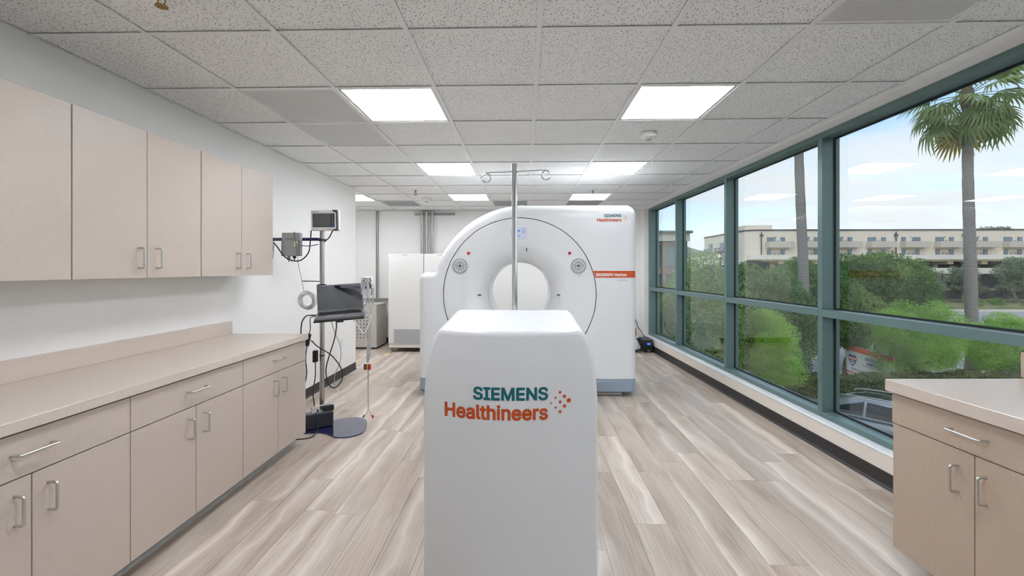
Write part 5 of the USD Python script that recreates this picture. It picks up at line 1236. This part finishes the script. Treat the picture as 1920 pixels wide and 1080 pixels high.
# ------------------------------------------------------------------ outside: parked cars (front towards -x)
def car(lab, cx, cy, mat, rz=0.0):
    """Built along +x from its nose, then turned by rz about the nose and set at (cx, cy)."""
    x0 = y0 = 0.0
    CT = trimesh.transformations.rotation_matrix(rz, [0, 0, 1]); CT[:3, 3] = (cx, cy, 0)
    def ob(name, mesh, mat_, parent, **kw):
        if isinstance(mesh, list): mesh = trimesh.util.concatenate([tm(q) for q in mesh])
        return obj(name, inM(mesh, CT), mat_, parent, **kw)
    mid = (CT @ [2.3, 0, 0, 1])[:2]
    t = thing('parked_car', lab, 'car', (mid[0], mid[1], GZ), rz)
    st_ = [(0.0, .35, .62, .62, .70), (.10, .25, .80, .82, .82), (.5, .22, .92, .97, .90), (1.15, .22, .98, 1.05, .92), (1.5, .22, 1.0, 1.08, .925), (2.4, .22, 1.03, 1.10, .93), (3.4, .22, 1.06, 1.13, .925), (4.2, .24, 1.07, 1.14, .90), (4.52, .30, 1.02, 1.06, .84), (4.65, .42, .80, .84, .76)]
    rows = []
    for (x, zb, zs, zm, hw_) in st_:
        half = [(hw_ * .86, zb), (hw_ * .97, zb + .10), (hw_, (zb + zs) / 2), (hw_ * .985, zs - .06), (hw_ * .93, zs), (hw_ * .55, zm), (0, zm + .01)]
        ring = half + [(-a, b) for a, b in half[::-1][1:]]
        rows.append([(x0 + x, y0 + a, GZ + b) for a, b in ring])
    R = np.array(rows); n = R.shape[1]; V = R.reshape(-1, 3); F = []
    for i in range(len(rows) - 1):
        for j in range(n):
            k = (j + 1) % n; F += [[i * n + j, i * n + k, (i + 1) * n + k], [i * n + j, (i + 1) * n + k, (i + 1) * n + j]]
    for j in range(1, n - 1): F += [[0, j + 1, j], [(len(rows) - 1) * n, (len(rows) - 1) * n + j, (len(rows) - 1) * n + j + 1]]
    m = trimesh.Trimesh(V, F, process=False); m.fix_normals(); ob('body', m, mat, t, smooth=50)
    # cabin: tapering glasshouse
    gs = [(1.25, 1.04, .80, 1.045, .80), (1.95, 1.06, .80, 1.52, .60), (2.4, 1.08, .80, 1.62, .60), (3.2, 1.10, .80, 1.64, .59), (3.9, 1.11, .79, 1.58, .57), (4.45, 1.08, .76, 1.12, .74)]
    rows = []
    for (x, zb, wb, zt, wt) in gs:
        half = [(wb, zb), (wb * .5 + wt * .5 + .018, (zb + zt) / 2), (wt + .03, zt - .06), (wt * .9, zt - .01), (wt * .5, zt + .02), (0, zt + .03)]
        rows.append([(x0 + x, y0 + a, GZ + b) for a, b in half + [(-a, b) for a, b in half[::-1][1:]]])
    R = np.array(rows); n = R.shape[1]; V = R.reshape(-1, 3); F = []
    for i in range(len(rows) - 1):
        for j in range(n - 1): F += [[i * n + j, i * n + j + 1, (i + 1) * n + j + 1], [i * n + j, (i + 1) * n + j + 1, (i + 1) * n + j]]
    m = trimesh.Trimesh(V, F, process=False); ob('cabin', m, mat, t, smooth=45)
    def side(s):
        def P(x, z):       # the cabin side at x, height z
            zb, wb, zt, wt = [np.interp(x, [g[0] for g in gs], [g[q] for g in gs]) for q in (1, 2, 3, 4)]
            f = np.clip((z - zb) / max(zt - .06 - zb, .01), 0, 1); w = wb + (wt + .03 - wb) * f + .012 + .045 * math.sin(PI * f)
            return (x0 + x, y0 + s * w, GZ + z)
        def pane(corners, nm):
            n_ = 8; V = []; HZ = (0, .33, .67, 1)
            (xa, za0, za1), (xb, zb0, zb1) = corners
            for q in np.linspace(0, 1, n_):
                x = xa + (xb - xa) * q; V += [P(x, (za0 + (zb0 - za0) * q) * (1 - h_) + (za1 + (zb1 - za1) * q) * h_) for h_ in HZ]
            V = np.array(V); Vi = V - [0, s * .05, 0]; F = []
            for q in range(n_ - 1):
                for h_ in range(3): F += [[4 * q + h_, 4 * q + 4 + h_, 4 * q + 5 + h_], [4 * q + h_, 4 * q + 5 + h_, 4 * q + 1 + h_]]
            F = np.array(F); ob(nm, trimesh.Trimesh(np.vstack([V, Vi]), np.vstack([F, F[:, ::-1] + len(V)]), process=False), 'car_glass', t)
        pane(((1.62, 1.12, 1.16), (2.62, 1.14, 1.55)), 'side_window'); pane(((2.70, 1.14, 1.55), (3.55, 1.16, 1.53)), 'side_window'); pane(((3.62, 1.18, 1.50), (4.12, 1.22, 1.34)), 'side_window')
        rr_ = [(x0 + x, y0 + s * w, GZ + z) for x, w, z in ((1.95, .58, 1.55), (2.1, .60, 1.64), (3.0, .60, 1.70), (3.8, .58, 1.66), (3.95, .56, 1.58))]
        ob('roof_rail', tube(spline(rr_, 6), .018, 8), 'satin_nickel', t, smooth=50)
        for hx in (2.35, 3.35): ob('door_handle', bx(x0 + hx, x0 + hx + .2, y0 + s * .925 - .02, y0 + s * .925 + .02, GZ + .90, GZ + .93, .006), mat, t)
        ob('door_seam', [bx(x0 + 2.66, x0 + 2.672, y0 + s * .930 - .012, y0 + s * .930 + .004, GZ + .34, GZ + 1.0)], 'dark_gap', t)
        ob('mirror', place(rbox(-.10, .10, -.11, .11, -.07, .07, .05, 10), (x0 + 1.62, y0 + s * 1.0, GZ + 1.10)), mat, t, smooth=40)
        ob('sill_trim', bx(x0 + .9, x0 + 3.6, y0 + s * .90 - .03, y0 + s * .90 + .03, GZ + .20, GZ + .30, .01), 'charcoal_plastic', t)
        for wx in (.86, 3.68):
            w = ob('wheel', place(trimesh.creation.cylinder(.34, .22, sections=32), (x0 + wx, y0 + s * .82, GZ + .341), rx=PI / 2), 'rubber', t, smooth=40)
            ob('rim', place(trimesh.creation.cylinder(.23, .235, sections=24), (x0 + wx, y0 + s * .82, GZ + .341), rx=PI / 2), 'satin_nickel', w, smooth=40)
        ob('headlamp', place(rbox(-.06, .10, -.14, .14, -.05, .05, .03, 8), (x0 + .16, y0 + s * .62, GZ + .74)), 'clear_lens', t, smooth=40)
    side(-1); side(1)
    def top(xa, xb, w, nm, lift=.012):
        V = []
        for x in np.linspace(xa, xb, 8):
            zt = np.interp(x, [g[0] for g in gs], [g[3] for g in gs]); wt = np.interp(x, [g[0] for g in gs], [g[4] for g in gs])
            for q in np.linspace(-1, 1, 5): V.append((x0 + x, y0 + q * wt * w, GZ + zt + .03 - .03 * abs(q * w) ** 1.5 + lift))
        V = np.array(V); F = []
        for i in range(7):
            for j in range(4): F += [[i * 5 + j, (i + 1) * 5 + j, (i + 1) * 5 + j + 1], [i * 5 + j, (i + 1) * 5 + j + 1, i * 5 + j + 1]]
        F = np.array(F); ob(nm, trimesh.Trimesh(np.vstack([V, V - [0, 0, .02]]), np.vstack([F, F[:, ::-1] + len(V)]), process=False), 'car_glass', t)
    top(2.2, 3.5, .72, 'roof_glass'); top(1.34, 1.9, .88, 'windscreen'); top(4.0, 4.36, .86, 'rear_window')
    return t
car('silver car with dark windows parked below the window, right of the big mullion', 9.38, 15.78, 'car_silver', math.radians(-56))
t = thing('parked_car', 'tiny white car far off beside the sail shade', 'car', (40.5, 104, 1.0))
obj('body', rbox(38.3, 42.7, 103.1, 104.9, 1.35, 2.0, .25, 10), 'car_white', t, smooth=40); obj('cabin', rbox(39.2, 42.0, 103.2, 104.8, 1.8, 2.6, .3, 10), 'car_glass', t, smooth=40)
for wx in (39.2, 41.8): obj('wheel', [place(trimesh.creation.cylinder(.34, .2, sections=16), (wx, yy, 1.34), rx=PI / 2) for yy in (103.2, 104.8)], 'rubber', t)
